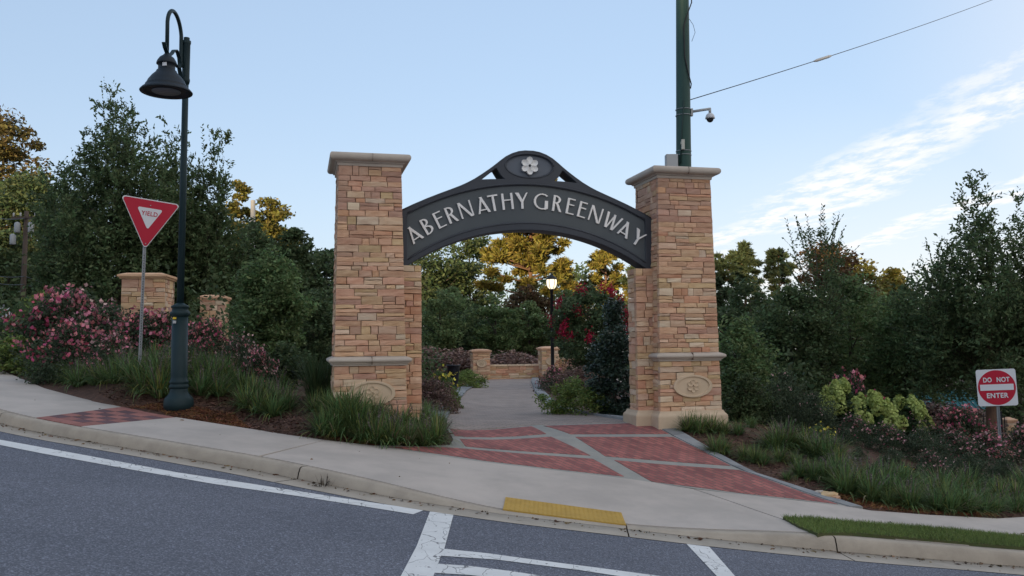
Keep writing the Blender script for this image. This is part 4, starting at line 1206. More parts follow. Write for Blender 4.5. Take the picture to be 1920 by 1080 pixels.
# lit lamps
m_glow = mat('lit_glass', (.9, .8, .6), .4, emit=(1., .86, .62, 1.0))
def path_lamp(label, px, ptop_, d, hw):
    p = at(px, ptop_, d); g = gz(p[0], p[1]); H = float(p[2]) - g
    root = empty('path_lamp', (p[0], p[1], g), 0, label, 'lamp post', 'lit path lamps')
    a = MB(); a.lathe([(.13, -.2), (.13, .25), (.09, .35), (.075, .8), (.065, H - hw * 3.3), (.09, H - hw * 3.2), (.09, H - hw * 3.0)], n=14); a.build('post', m_black, root)
    g_ = MB(); g_.lathe([(hw * .42, H - hw * 3.0), (hw * .74, H - hw * 2.7), (hw * .95, H - hw * 2.2), (hw, H - hw * 1.7), (hw * .95, H - hw * 1.1)], n=16); g_.build('globe', m_glow, root)
    r_ = MB()
    for k in range(6):
        t = k * math.pi / 3
        r_.tube([(f * math.cos(t), f * math.sin(t), z) for f, z in ((hw * .45, H - hw * 3.0), (hw * .77, H - hw * 2.7), (hw * .98, H - hw * 2.2), (hw * 1.03, H - hw * 1.7), (hw * .98, H - hw * 1.1))], .012, 5)
    r_.build('rib', m_black, root)
    c = MB(); c.lathe([(hw * 1.08, H - hw * 1.15), (hw * 1.0, H - hw * .9), (hw * .6, H - hw * .5), (hw * .18, H - hw * .25), (hw * .1, H)], n=16); c.build('lamp_cap', m_black, root)
    return root
path_lamp('lit lamp post with glowing globe in front of the far pier', 1034, 513, 36, .215)
path_lamp('lit lamp post in front of the teal pavilion roof', 1704, 727, 52, .22)
# planter by the path
pp = at(850, 684, 30); pg = gz(pp[0], pp[1])
pu = MB(); ph = float(pp[2]) - pg; pr_ = 12.8 / FPX * 30
pu.lathe([(pr_ * .45, 0), (pr_ * .5, .05), (pr_ * .72, ph * .35), (pr_ * .9, ph * .8), (pr_ * .95, ph * .93), (pr_ * 1.06, ph * .94), (pr_ * 1.06, ph), (pr_ * .9, ph), (pr_ * .85, ph * .8)], n=24)
o = pu.build('planter', mat('black_glaze', (.012, .014, .02), .35), None, (pp[0], pp[1], pg)); tag(o, 'round black planter beside yellow lilies left of the path', 'planter')
# flood light at the foot of the dark holly
fp = on_top(1162, 778); fl = MB(); fl.box((0, 0, .1), (.16, .12, .13)); fl.tube([(0, 0, -.1), (0, 0, .06)], .02, 6); fl.box((0, -.065, .1), (.12, .01, .09))
o = fl.build('ground_light', mat('grey_cast', (.2, .2, .2), .6), None, (fp[0], fp[1] + .4, gz(fp[0], fp[1] + .4))); tag(o, 'small grey ground light at the foot of the dark shrub by the right wing', 'ground light')
# pavilion far right with teal roof
vd = 72; va = at(1700, 790, vd); vg = gz(va[0], va[1])
pav = empty('pavilion', (va[0], va[1], vg), R(6), 'distant pavilion with teal hipped metal roof behind the trees at right', 'pavilion')
ez = zat(1700, 766, vd) - vg; az = zat(1700, 732, vd) - vg; hw_ = 46 / FPX * vd
rf = MB()
rf.add([(-hw_, -hw_, ez), (hw_ * 3.4, -hw_, ez), (hw_ * 3.4, hw_, ez), (-hw_, hw_, ez), (0, 0, az), (hw_ * 2.4, 0, az)], [(0, 1, 5, 4), (1, 2, 5), (2, 3, 4, 5), (3, 0, 4), (3, 2, 1, 0)])
rf.build('roof', mat('teal_roof', (.05, .15, .165), .95, col2=(.04, .125, .14), vscale=1, spec=.05), pav)
rs = MB()
for i in range(24):
    x = -hw_ + (i + .5) * 4.4 * hw_ / 24
    t0 = max(0, (-x) / hw_) if x < 0 else max(0, (x - 2.4 * hw_) / hw_)
    rs.tube([(x, -hw_ - .01, ez + .03), (x, -hw_ * t0 - .01, ez + (az - ez) * (1 - t0) + .03)], .03, 4)
rs_o = rs.build('roof_seam', MATS['teal_roof'], pav); rs_o['kind'] = 'stuff'
for i in range(6):
    mb = MB(); mb.box((-hw_ * .8 + i * hw_ * .8, -hw_ * .8, ez / 2), (.3, .3, ez)); mb.build('post', mat('pavilion_post', (.3, .27, .24), .8), pav)
# iron fence right
f0, f1 = at(1745, 810, 30), at(1885, 795, 30)
fn_ = empty('iron_fence', tuple(f0), 0, 'black iron picket fence behind the pink roses at right', 'fence'); fn_.location.z = gz(f0[0], f0[1]); fn_['kind'] = 'thing'
nf = 26
for i in range(nf):
    t = i / (nf - 1); x = (f1[0] - f0[0]) * t; y = (f1[1] - f0[1]) * t + math.sin(t * 3) * .3
    z = gz(f0[0] + x, f0[1] + y) - fn_.location.z; big = i % 6 == 0
    mb = MB(); mb.box((x, y, z + .55), (.07 if big else .022, .07 if big else .022, 1.3 if big else 1.1)); mb.build('fence_post' if big else 'picket', m_black, fn_)
for zr in (.2, 1.02):
    mb = MB(); mb.tube([((f1[0] - f0[0]) * t, (f1[1] - f0[1]) * t + math.sin(t * 3) * .3, gz(f0[0] + (f1[0] - f0[0]) * t, f0[1]) - fn_.location.z + zr) for t in np.linspace(0, 1, 9)], .02, 5); mb.build('rail', m_black, fn_)
# loose stones at the apron corner
for i, (px, py, s) in enumerate([(1537, 924, .06), (1555, 930, .105), (1567, 934, .06)]):
    p = on_top(px, py); bm = bmesh.new(); bmesh.ops.create_icosphere(bm, subdivisions=2, radius=1)
    for v in bm.verts:
        v.co += v.co * (.25 * math.sin(v.co.x * 5 + i) * math.cos(v.co.y * 4 + i * 2)); v.co.x *= s * 1.3; v.co.y *= s; v.co.z *= s * .5
    me = bpy.data.meshes.new('loose_stone'); bm.to_mesh(me); bm.free()
    o = link('loose_stone', me, [m_cast, stone_m[3], stone_m[0]][i], None, (p[0], p[1], gz(p[0], p[1]) + s * .15)); tag(o, ['small pale loose stone at the tip of the apron border', 'largest tan loose stone on the mulch by the apron border', 'brownish loose stone right of the largest one by the grassy clump'][i], 'stone', 'loose stones by the apron border')

# ------------------------------------------------------------------ vegetation
def unit(n, g=None):
    v = (g or rng).normal(size=(n, 3)); return v / np.linalg.norm(v, axis=1, keepdims=True)
def leaf_quads(P, size, asp=.5, D=None, svar=.35, g=None):
    """one kite-shaped leaf per point"""
    g = g or rng
    n = len(P)
    A = unit(n, g) if D is None else D
    B = np.cross(A, unit(n, g)); B /= np.linalg.norm(B, axis=1, keepdims=True) + 1e-9
    s = (size * (1 + svar * g.uniform(-1, 1, n)))[:, None] / 2
    V = np.empty((n, 4, 3))
    V[:, 0] = P - A * s; V[:, 1] = P + B * s * asp; V[:, 2] = P + A * s; V[:, 3] = P - B * s * asp
    return V.reshape(-1, 3), np.arange(n * 4).reshape(n, 4)
def env(kind, t):
    t = np.clip(t, 0, 1)
    if kind == 'cone': return np.clip((1 - t) ** .75 * 1.05, 0, 1) * np.minimum(1, t * 6 + .35)
    if kind == 'vase': return np.sqrt(np.clip(1 - ((t - .55) / .56) ** 2, 0, 1)) * (.75 + .35 * t)
    if kind == 'dome': return np.sqrt(np.clip(1 - t ** 2, 0, 1))
    if kind == 'column': return np.clip(1 - np.abs(2 * t - .8) ** 3.0, .05, 1) * np.minimum(1, (1.02 - t) * 3)
    return np.sqrt(np.clip(1 - ((t - .48) / .53) ** 2, 0, 1))
def clump_crown(kind, H, zb, Rr, n, leaf, nc, csz, g, flat=.6, asp=.5, fill=.75, jag=.22):
    """leaves in clumps spread through the crown volume, uneven outline"""
    t = g.beta(1.25, 1.35, nc); ph = g.uniform(0, 2 * math.pi, nc)
    lob = 1 + jag * np.sin(ph * 3 + g.uniform(0, 6)) * np.sin(t * 7 + g.uniform(0, 6)) + g.normal(0, jag * .5, nc)
    r = Rr * env(kind, t) * np.sqrt(g.uniform(.15, 1, nc)) * lob
    r = np.maximum(r - csz * .4, 0)
    c = np.c_[r * np.cos(ph), r * np.sin(ph), zb + t * (H - zb) - csz * .25]
    k = g.integers(0, nc, n)
    cs = csz * g.uniform(.55, 1.35, nc)
    off = unit(n, g) * (g.uniform(0, 1, n) ** .45)[:, None] * cs[k][:, None]
    off[:, 2] *= flat
    P = c[k] + off
    D = unit(n, g); D[:, 2] = D[:, 2] * .6 - .15; D += off / (cs[k][:, None] + 1e-6) * .5
    D /= np.linalg.norm(D, axis=1, keepdims=True)
    return P, D
def shoots(kind, H, zb, Rr, ns, length, spacing, g, droop=.35, low=.1):
    """arching twigs that stick out of the crown, leaves in two ranks along them"""
    t = g.uniform(low, .97, ns); ph = g.uniform(0, 2 * math.pi, ns)
    r = Rr * env(kind, t) * g.uniform(.55, .95, ns)
    z = zb + t * (H - zb)
    el = R(28) + R(52) * t + g.normal(0, .16, ns); el = np.clip(el, -.2, 1.5)
    az = ph + g.normal(0, .3, ns)
    L = length * g.uniform(.5, 1.25, ns)
    Ps = []; Ds = []; lines = []
    for i in range(ns):
        m = max(4, int(L[i] / spacing)); s = np.linspace(0, 1, m)
        d0 = np.array([math.cos(az[i]) * math.cos(el[i]), math.sin(az[i]) * math.cos(el[i]), math.sin(el[i])])
        o = np.array([r[i] * math.cos(ph[i]), r[i] * math.sin(ph[i]), z[i]]) - d0 * L[i] * .45
        out_ = np.array([math.cos(az[i]), math.sin(az[i]), -.3])
        p = o + d0 * (L[i] * s)[:, None] + out_ * (droop * L[i] * s ** 2.4 * .5)[:, None]
        lines.append(p[:: max(1, m // 5)])
        side = np.cross(d0, [0, 0, 1.]); side /= np.linalg.norm(side) + 1e-9
        sg = np.where(np.arange(m) % 2 == 0, 1, -1)[:, None]
        dd = d0 * .75 + side * sg * .65 + g.normal(0, .25, (m, 3)); dd /= np.linalg.norm(dd, axis=1, keepdims=True)
        Ps.append(p + side * sg * .03); Ds.append(dd)
    return np.concatenate(Ps), np.concatenate(Ds), lines
m_bark = mat('bark', (.085, .07, .058), .95, col2=(.055, .046, .04), vscale=6, bump=.6, bscale=20, stretch=(3, 3, .6))
m_bark2 = mat('pine_bark', (.20, .12, .08), .95, col2=(.13, .08, .06), vscale=6, bump=.6, bscale=20, stretch=(3, 3, .8))
m_twig = mat('twig', (.07, .055, .04), .95)
L_dark = leafmat('leaf_dark', (.092, .135, .060)); L_elm = leafmat('leaf_elm', (.112, .162, .070)); L_mid = leafmat('leaf_mid', (.145, .215, .085))
L_light = leafmat('leaf_light', (.21, .28, .08)); L_sun_gold = leafmat('leaf_sun_gold', (.19, .18, .045), .4, .3, .03); L_pine = leafmat('pine_needle_sun_gold', (.23, .205, .05), .4, .15, .025)  # gold and pine leaves have warm sunlight mixed into their base colour
L_pined = leafmat('pine_needle_dark', (.085, .12, .062), .35, .1); L_cop = leafmat('leaf_copper', (.12, .08, .04)); L_holly = leafmat('leaf_holly', (.042, .078, .054), .35, .1, .02, .35, .5)
L_rose = leafmat('leaf_rose', (.075, .105, .06)); L_yel = leafmat('leaf_yellowish', (.17, .19, .045))
L_young = leafmat('leaf_young', (.18, .25, .105))
L_hydr = leafmat('leaf_hydrangea', (.05, .09, .035))
def trunk_mb(H, r, g, limbs=6, Rr=2, lean=0., zb=0):
    mb = MB(); n = 7
    pts = [(lean * t + g.normal(0, .02 * H * t * .3), g.normal(0, .02 * H * t * .3), -.3 + (H * .82 + .3) * t) for t in np.linspace(0, 1, n)]
    mb.tube(pts, [r * (1.25 if i == 0 else 1 - .85 * i / n) for i in range(n)], 8)
    for k in range(limbs):
        t = g.uniform(.3, .8); i = int(t * (n - 1)); p = np.array(pts[i]); a = g.uniform(0, 6.283)
        L = Rr * g.uniform(.5, .85); e = g.uniform(.5, 1.0)
        q = [p + np.array([math.cos(a) * L * s * math.cos(e), math.sin(a) * L * s * math.cos(e), L * s * math.sin(e) + .1 * s * s]) for s in (0, .35, .7, 1)]
        mb.tube(q, [r * .45 * (1 - t * .5), r * .33 * (1 - t * .5), r * .2, r * .06], 6)
    return mb
def plume_crown(H, zb, Rr, nl, g, leaf_gap=.055, side=24, sl=1.15, low=.3):
    """upswept leaders, each feathered with side shoots that carry two ranks of leaves"""
    Ps = []; Ds = []; lines = []
    def ranked(p0, d0, L, bend, m):
        s = np.linspace(.08, 1, m)[:, None]
        p = p0 + d0 * L * s + bend * L * s ** 2
        sd = np.cross(d0, unit(1, g)[0]); sd /= np.linalg.norm(sd) + 1e-9
        sg = np.where(np.arange(m) % 2 == 0, 1, -1)[:, None]
        dd = d0 * .7 + sd * sg * .7 + g.normal(0, .22, (m, 3)); dd /= np.linalg.norm(dd, axis=1, keepdims=True)
        Ps.append(p + sd * sg * .03); Ds.append(dd)
        return p
    for k in range(nl):
        a = g.uniform(0, 6.283); u_ = math.sqrt(g.uniform(0, 1)); r = Rr * u_ * .92
        skirt = k % 3 == 2
        ze = zb + (H - zb) * ((1 - .50 * u_ ** 1.5) * g.uniform(.86, 1.0) if not skirt else g.uniform(.12, .55))
        if skirt: r = Rr * g.uniform(.75, 1.0) * (.75 + .25 * math.sin(a * 3))
        if k == 0: r, ze = Rr * .1, H
        if k in (1, 3, 4): r, ze = Rr * g.uniform(.15, .35), zb + (H - zb) * g.uniform(.9, .97)
        e = np.array([r * math.cos(a), r * math.sin(a), ze]); b = np.array([0, 0, zb + (ze - zb) * .15])
        c = np.array([e[0] * .75, e[1] * .75, zb + (ze - zb) * .45])
        t = np.linspace(0, 1, 12)[:, None]; q = (1 - t) ** 2 * b + 2 * t * (1 - t) * c + t ** 2 * e
        lines.append(q[::2])
        tan_end = (e - c) / np.linalg.norm(e - c)
        ranked(q[8], (e - q[8]) / (np.linalg.norm(e - q[8]) + 1e-6), np.linalg.norm(e - q[8]) + .25, g.normal(0, .05, 3), 26)
        for j in range(side):
            tt = g.uniform(.28, .99); p0 = (1 - tt) ** 2 * b + 2 * tt * (1 - tt) * c + tt ** 2 * e
            tg = 2 * (1 - tt) * (c - b) + 2 * tt * (e - c); tg /= np.linalg.norm(tg) + 1e-9
            o_ = unit(1, g)[0]; o_ -= tg * o_.dot(tg); o_ /= np.linalg.norm(o_) + 1e-9
            d0 = tg * g.uniform(.55, .9) + o_ * g.uniform(.5, .8) + np.array([0, 0, .12]); d0 /= np.linalg.norm(d0)
            L = sl * (1.15 - .75 * tt) * g.uniform(.6, 1.25)
            p = ranked(p0, d0, L, np.array([0, 0, -.14]) + g.normal(0, .06, 3), max(5, int(L / leaf_gap)))
            if j % 4 == 0: lines.append(p[:: max(1, len(p) // 3)])
            for z in range(2):
                h = p[int(len(p) * g.uniform(.2, .7))]; d1 = d0 + unit(1, g)[0] * .8; d1 /= np.linalg.norm(d1)
                ranked(h, d1, L * .5, np.array([0, 0, -.1]), max(4, int(L * .5 / leaf_gap)))
    return np.concatenate(Ps), np.concatenate(Ds), lines
def plume_tree(label, px, ptop_, d, wpx, m, nl, leaf=.11, zb=.5, fill=9000, side=24, sl=1.15, tr=None, bark=None):
    SEED[0] += 1; g = np.random.default_rng(SEED[0])
    p = at(px, ptop_, d); z0_ = gz(p[0], p[1]); H = float(p[2]) - z0_; Rr = wpx / 2 / FPX * d
    root = empty('elm_tree', (p[0], p[1], z0_ - .03), 0, label, 'tree', 'feathery elm trees')
    trunk_mb(H * .8, tr or H * .016, g, 7, Rr * .8).build('trunk', bark or m_bark, root)
    P, D, ln = plume_crown(H, zb, Rr, nl, g, side=side, sl=sl)
    if fill:
        P2, D2 = clump_crown('round', zb + (H - zb) * .8, zb, Rr * .78, fill, leaf, 110, Rr * .2, g, .8)
        P = np.concatenate([P, P2]); D = np.concatenate([D, D2])
    finish('elm', root, P, D, leaf, .44, m, g, 'crown', ln)
    return root
def finish(name, root, P, D, leaf, asp, m, g, part='crown', twigs=None):
    V, F = leaf_quads(P, leaf * 1.22, asp, D, .4, g)
    o = link(part, from_np(part, V, F), m, root)
    if twigs:
        mb = MB()
        for p in twigs: mb.tube(p, [.012, .009, .007, .006, .005, .004, .003][:len(p)] if len(p) <= 7 else .007, 3)
        mb.build('twigs', m_twig, root)
    return o
SEED = [100]
def tree(name, label, px, ptop_, d, wpx, kind, m, n, leaf, zb=.6, cat='tree', nc=90, csz=None, flat=.65, group=None, tr=None, sh=None, asp=.5, bark=None, limbs=6, jag=.22, rot=None, extra=None, trunk=True, droop=.35):
    SEED[0] += 1; g = np.random.default_rng(SEED[0])
    p = at(px, ptop_, d); gx_, gy_ = p[0], p[1]; z0_ = gz(gx_, gy_); H = float(p[2]) - z0_; Rr = wpx / 2 / FPX * d
    root = empty(name, (gx_, gy_, z0_ - .03), g.uniform(0, 6.28) if rot is None else rot, label, cat, group)
    if zb < 0: zb_ = -zb * H
    else: zb_ = zb
    if trunk: trunk_mb(H, tr or max(.05, H * .018), g, limbs, Rr, zb=zb_).build('trunk', bark or m_bark, root)
    Hc = H - (.35 * sh[1] if sh else 0)
    P, D = clump_crown(kind, Hc, zb_, Rr * (.92 if sh else 1), n, leaf, nc, csz or Rr * .34, g, flat, jag=jag)
    tw = None
    if sh:
        P2, D2, lines = shoots(kind, Hc, zb_, Rr * .95, sh[0], sh[1], sh[2], g, droop)
        P = np.concatenate([P, P2]); D = np.concatenate([D, D2]); tw = lines
    finish(name, root, P, D, leaf, asp, m, g, 'crown', tw)
    if extra: extra(root, H, zb_, Rr, g)
    return root
def pine(label, px, ptop_, d, wpx, m, n=16000, zb=-.3, bark=None, name='pine_tree', nc=75):
    SEED[0] += 1; g = np.random.default_rng(SEED[0])
    p = at(px, ptop_, d); z0_ = gz(p[0], p[1]); H = float(p[2]) - z0_; Rr = wpx / 2 / FPX * d
    root = empty(name, (p[0], p[1], z0_), 0, label, 'tree', 'pine trees')
    zb_ = -zb * H
    mb = MB(); mb.tube([(g.normal(0, .1) * t, g.normal(0, .1) * t, -.3 + (H * .97 + .3) * t) for t in np.linspace(0, 1, 7)], [H * .017 * (1 - .8 * t) for t in np.linspace(0, 1, 7)], 9)
    cs = []; 
    for k in range(nc):
        t = g.uniform(0, 1) ** .85; a = g.uniform(0, 6.283)
        r = Rr * (1.0 - .62 * t ** 1.6) * math.sqrt(g.uniform(.12, 1)) * (.75 + .25 * math.sin(a * 2 + t * 9))
        z = zb_ + t * (H - zb_) * .96 + .1 * r
        c = np.array([r * math.cos(a), r * math.sin(a), z]); cs.append(c)
        if k % 2 == 0: mb.tube([(0, 0, z - .25 * r - .2), tuple(c * [.5, .5, 1] - [0, 0, .25 * r * .6]), tuple(c)], [H * .006, H * .004, H * .0015], 5)
    mb.build('trunk', bark or m_bark2, root)
    cs = np.array(cs); k = g.integers(0, nc, n); sz = Rr * .17 * g.uniform(.7, 1.4, nc)
    off = unit(n, g) * (g.uniform(0, 1, n) ** .5)[:, None] * sz[k][:, None]; off[:, 2] *= .52
    D = off / (np.linalg.norm(off, axis=1, keepdims=True) + 1e-6) + g.normal(0, .35, (n, 3)) + np.array([0, 0, .25]); D /= np.linalg.norm(D, axis=1, keepdims=True)
    finish('pine', root, cs[k] + off, D, .46 * d / 75, .24, m, g, 'crown')
    return root

# left
plume_tree('largest dark feathery tree with upswept shoots behind the lamp post', 228, 152, 30, 310, L_elm, 64, .115, .4, 15000)
plume_tree('feathery dark tree whose arching shoots rise just right of the lamp pole', 392, 240, 31, 170, L_elm, 32, .115, .4, 7000)
plume_tree('lower dark feathery tree at the left of the largest one', 135, 290, 33, 160, L_elm, 30, .12, .4, 7000)
plume_tree('low dark feathery tree standing behind the two stone piers', 325, 420, 33, 220, L_dark, 24, .12, .3, 10000)
plume_tree('dark feathery tree directly behind the lamp pole, filling between its neighbours', 322, 228, 32, 170, L_elm, 34, .115, .4, 9000)
tree('broadleaf_tree', 'dark rounded tree below the pale pole top', 468, 408, 43, 120, 'round', L_dark, 10000, .17, .4, nc=80)
tree('broadleaf_tree', 'amber sunlit tree top at the far left edge', 8, 210, 62, 180, 'round', leafmat('leaf_sun_amber', (.15, .125, .045)), 15000, .26, -.25, nc=100)  # amber of the low sun is put into this crown's leaf colour
tree('broadleaf_tree', 'green tree below the amber tree at the left edge', 55, 310, 55, 170, 'round', L_dark, 12000, .24, -.1, nc=90)
tree('broadleaf_tree', 'dark low tree behind the timber pole at the left edge', 20, 430, 50, 170, 'round', L_dark, 10000, .22, .3, nc=80)
tree('broadleaf_tree', 'yellow sunlit tree right of the pale pole top', 508, 366, 66, 120, 'round', L_sun_gold, 12000, .25, -.15, nc=80)
tree('broadleaf_tree', 'small yellowish tree just left of the pale pole top', 452, 338, 64, 70, 'round', L_sun_gold, 7000, .24, -.3, nc=50)
tree('broadleaf_tree', 'dark tree between the yellow sunlit tree and the left pillar', 548, 425, 45, 130, 'round', L_dark, 12000, .19, .5, nc=90)
tree('broadleaf_tree', 'dark rounded tree with its top just left of the left pillar', 612, 468, 52, 150, 'round', L_dark, 12000, .2, .5, nc=90)
tree('broadleaf_shrub', 'tall dark green shrub with paler leaf patches left of the left pillar', 508, 468, 21, 150, 'round', L_mid, 17000, .085, .1, cat='shrub', nc=120, csz=.42)
tree('broadleaf_shrub', 'dark shrub pressed against the left pillar side', 588, 540, 23, 110, 'round', L_dark, 10000, .085, .1, cat='shrub', nc=80, csz=.4)
tree('broadleaf_shrub', 'low dark shrub in front of the tall one, beside the pink roses', 535, 640, 18.5, 90, 'round', L_dark, 7000, .07, .0, cat='shrub', nc=60, csz=.25)
# seen through the arch
tree('broadleaf_tree', 'dark tall tree filling the left of the arch opening', 800, 455, 80, 210, 'round', L_dark, 14000, .3, -.05, nc=110)
tree('broadleaf_tree', 'dark tall tree left of the golden pine', 880, 428, 84, 150, 'round', L_dark, 12000, .3, -.05, nc=90)
pine('large golden sunlit pine seen under the centre of the arch', 992, 312, 74, 200, L_pine, 46000, -.34, nc=150)
pine('golden green pine at the right under the arch', 1135, 425, 80, 130, L_pine, 9000, -.4, nc=60)
pine('dark pine partly behind the right wing of the gate', 1196, 440, 72, 130, L_pined, 12000, -.2)
tree('broadleaf_tree', 'yellow sunlit tree low between the two golden pines', 1062, 515, 86, 90, 'round', L_sun_gold, 7000, .26, -.2, nc=50)
tree('broadleaf_tree', 'coppery brown tree below the large golden pine', 985, 535, 62, 130, 'round', L_cop, 9000, .22, -.1, nc=70)
tree('young_tree', 'young green tree with thin trunk, leftmost in the row beyond the path', 826, 538, 50, 125, 'vase', L_young, 8000, .15, 1.1, nc=55, csz=.55, jag=.35, tr=.1)
tree('young_tree', 'young green tree with thin trunk behind the left far pier', 930, 556, 51, 112, 'round', L_mid, 7500, .15, 1.2, nc=50, csz=.5, jag=.35, tr=.1)
tree('young_tree', 'young green tree behind the far wall, between the far piers', 992, 566, 53, 95, 'round', L_young, 7000, .15, 1.0, nc=45, csz=.5, jag=.35, tr=.1)
tree('young_tree', 'young green tree behind the lit path lamp', 1058, 548, 52, 95, 'round', L_mid, 7000, .15, 1.0, nc=45, csz=.5, jag=.35, tr=.1)
tree('broadleaf_tree', 'dark green tree between the young trees at the left inside the arch', 880, 575, 56, 120, 'round', L_dark, 7000, .2, .3, nc=60)
def myrtle_flowers(root, H, zb_, Rr, g):
    cs = []
    for k in range(34):
        t = g.uniform(.35, 1.); a = g.uniform(0, 6.283); r = Rr * env('round', t) * g.uniform(.75, 1.05)
        cs.append((r * math.cos(a), r * math.sin(a), zb_ + t * (H - zb_)))
    cs = np.array(cs); k = g.integers(0, len(cs), 2600); off = g.normal(0, .085, (2600, 3)); off[:, 2] *= 1.5
    V, F = leaf_quads(cs[k] + off, .075, .8, None, .3, g)
    link('blossoms', from_np('blossoms', V, F), leafmat('crape_red', (.36, .012, .045), .3, .2, .01), root)
tree('crape_myrtle', 'crape myrtle with crimson flower clusters at the right inside the arch', 1102, 535, 33, 150, 'round', L_dark, 12000, .11, .9, nc=90, csz=.4, tr=.05, limbs=9, extra=myrtle_flowers)
tree('holly', 'dark upright holly shrub hugging the right wing of the gate', 1150, 556, 19.3, 105, 'column', L_holly, 15000, .06, .02, cat='shrub', nc=130, csz=.22, jag=.14)
# right
pine('dark pine with rounded top just right of the right pillar', 1395, 445, 58, 110, L_pined, 13000, -.2)
pine('dark pine touching the right pillar edge', 1352, 470, 54, 100, L_pined, 11000, -.15)
pine('dark pine between the right pillar and the thin sprigs', 1458, 462, 60, 100, L_pined, 11000, -.2)
tree('broadleaf_tree', 'amber brown tree top behind the thin sprigs', 1555, 448, 54, 150, 'round', L_cop, 12000, .2, -.1, nc=90)
tree('broadleaf_tree', 'yellow sunlit tree right of the thin sprigs', 1610, 470, 64, 110, 'round', L_sun_gold, 10000, .24, -.25, nc=70)
tree('broadleaf_tree', 'yellow sunlit tree left of the big right tree', 1668, 498, 66, 110, 'round', L_sun_gold, 9000, .24, -.15, nc=70)
tree('broadleaf_tree', 'green tree below the yellow sunlit trees at right', 1630, 545, 46, 170, 'round', L_mid, 10000, .18, .5, nc=80)
tree('broadleaf_tree', 'dark tree right of the right pillar at mid height', 1405, 520, 40, 150, 'round', L_dark, 11000, .16, .3, nc=90)
tree('sapling', 'open sapling with thin leafy sprigs above the dark shrubs at right', 1530, 392, 27, 120, 'vase', L_elm, 2600, .085, -.35, nc=60, csz=.35, sh=(75, 1.35, .055), tr=.05, droop=.1)
plume_tree('big dark feathery tree at the right edge over the sign', 1840, 338, 24, 350, L_elm, 64, .10, 1.5, 9000, 22, 1.1, .17, m_bark2)
plume_tree('feathery mid green tree left of the big right tree', 1690, 545, 27, 150, L_mid, 20, .10, 1.2, 6000)
tree('broadleaf_tree', 'dense green tree behind the hydrangeas', 1590, 520, 29, 190, 'round', L_mid, 16000, .11, .4, nc=120, csz=.6)
tree('broadleaf_tree', 'dense dark tree behind the pale flowered shrub right of the pillar', 1480, 525, 27, 170, 'round', L_elm, 16000, .10, .3, nc=120, csz=.55)
tree('broadleaf_shrub', 'dark leafy shrub close behind the right pillar', 1390, 590, 20.5, 120, 'round', L_mid, 11000, .08, .05, cat='shrub', nc=90, csz=.35)
tree('broadleaf_shrub', 'low dark shrub at the base of the right pillar, right side', 1400, 700, 18.6, 90, 'round', L_dark, 7000, .06, .0, cat='shrub', nc=60, csz=.25)
tree('broadleaf_tree', 'dark tree beyond the right sign, low against the frame edge', 1900, 520, 40, 220, 'round', L_dark, 12000, .15, .5, nc=100)
tree('broadleaf_tree', 'dark tree over the teal pavilion roof', 1745, 560, 44, 190, 'round', L_dark, 12000, .16, 2.6, nc=100)

# rose and flower bushes
def blossoms_np(P, r, g, asp=1.):
    n = len(P); A = unit(n, g); A[:, 2] = np.abs(A[:, 2]) * .8 + .2; A[:, 1] -= .35; A /= np.linalg.norm(A, axis=1, keepdims=True)
    B = np.cross(A, unit(n, g)); B /= np.linalg.norm(B, axis=1, keepdims=True); Cc = np.cross(A, B)
    V = np.empty((n, 9, 3)); rr = (r * g.uniform(.7, 1.25, n))[:, None]
    V[:, 0] = P
    for k in range(8):
        a = k * math.pi / 4; q = 1. if k % 2 == 0 else .72
        V[:, k + 1] = P + (B * math.cos(a) + Cc * math.sin(a)) * rr * q + A * rr * (.4 if k % 2 == 0 else .15)
    base = np.arange(n)[:, None, None] * 9
    F = np.array([[0, 1 + 2 * k, 2 + 2 * k, 1 + (2 * k + 2) % 8] for k in range(4)])[None] + base
    return V.reshape(-1, 3), F.reshape(-1, 4)
M_pink = leafmat('petal_pink', (.62, .22, .26), .45, .2, .02); M_hot = leafmat('petal_hot_pink', (.58, .10, .19), .4, .2, .015); M_pale = leafmat('petal_pale_pink', (.68, .43, .41), .3, .2, .02)
M_yel = leafmat('petal_yellow', (.72, .62, .10), .2, .25, .01); M_wht = leafmat('petal_white', (.62, .62, .55), .2, .2, .01)
protos = {}
def bush_proto(key, hgt, rad, n, leaf, m, nb, bm_, br_, top_only=True, jag=.25, nc=70, csz=None):
    SEED[0] += 1; g = np.random.default_rng(SEED[0])
    P, D = clump_crown('dome', hgt, 0, rad, n, leaf, nc, csz or rad * .3, g, .8, jag=jag)
    V, F = leaf_quads(P, leaf, .6, D, .4, g)
    lm = from_np('foliage', V, F); lm.materials.append(m)
    bms = []
    for (cnt, mm, rad_b) in ([(nb, bm_, br_)] if not isinstance(nb, list) else nb):
        if not cnt: continue
        k = g.choice(np.nonzero(P[:, 2] > hgt * .3)[0], max(1, cnt // 3)); r_ = np.linalg.norm(P[k, :2], axis=1, keepdims=True)
        Q = P[k].copy(); Q = Q * np.array([1.05, 1.05, 1.03]) + np.array([0, 0, .03])
        Q = np.repeat(Q, 3, 0) + g.normal(0, rad_b * 1.6, (len(Q) * 3, 3))
        V, F = blossoms_np(Q, rad_b, g)
        b = from_np('blossoms', V, F); b.materials.append(mm); bms.append(b)
    protos[key] = (lm, bms, hgt)
def put_bush(key, name, label, px, ptop_, d, cat='bush', group=None, sx=1., sink=0.):
    lm, bms, hgt = protos[key]
    p = at(px, ptop_, d); z0_ = gz(p[0], p[1]) - sink; s = max(.15, (float(p[2]) - z0_) / hgt)
    root = empty(name, (p[0], p[1], z0_), rnd.uniform(0, 6.28), label, cat, group)
    root.scale = (s * sx, s * sx, s)
    link('foliage', lm, None, root)
    for b in bms: link('blossoms', b, None, root)
    return root
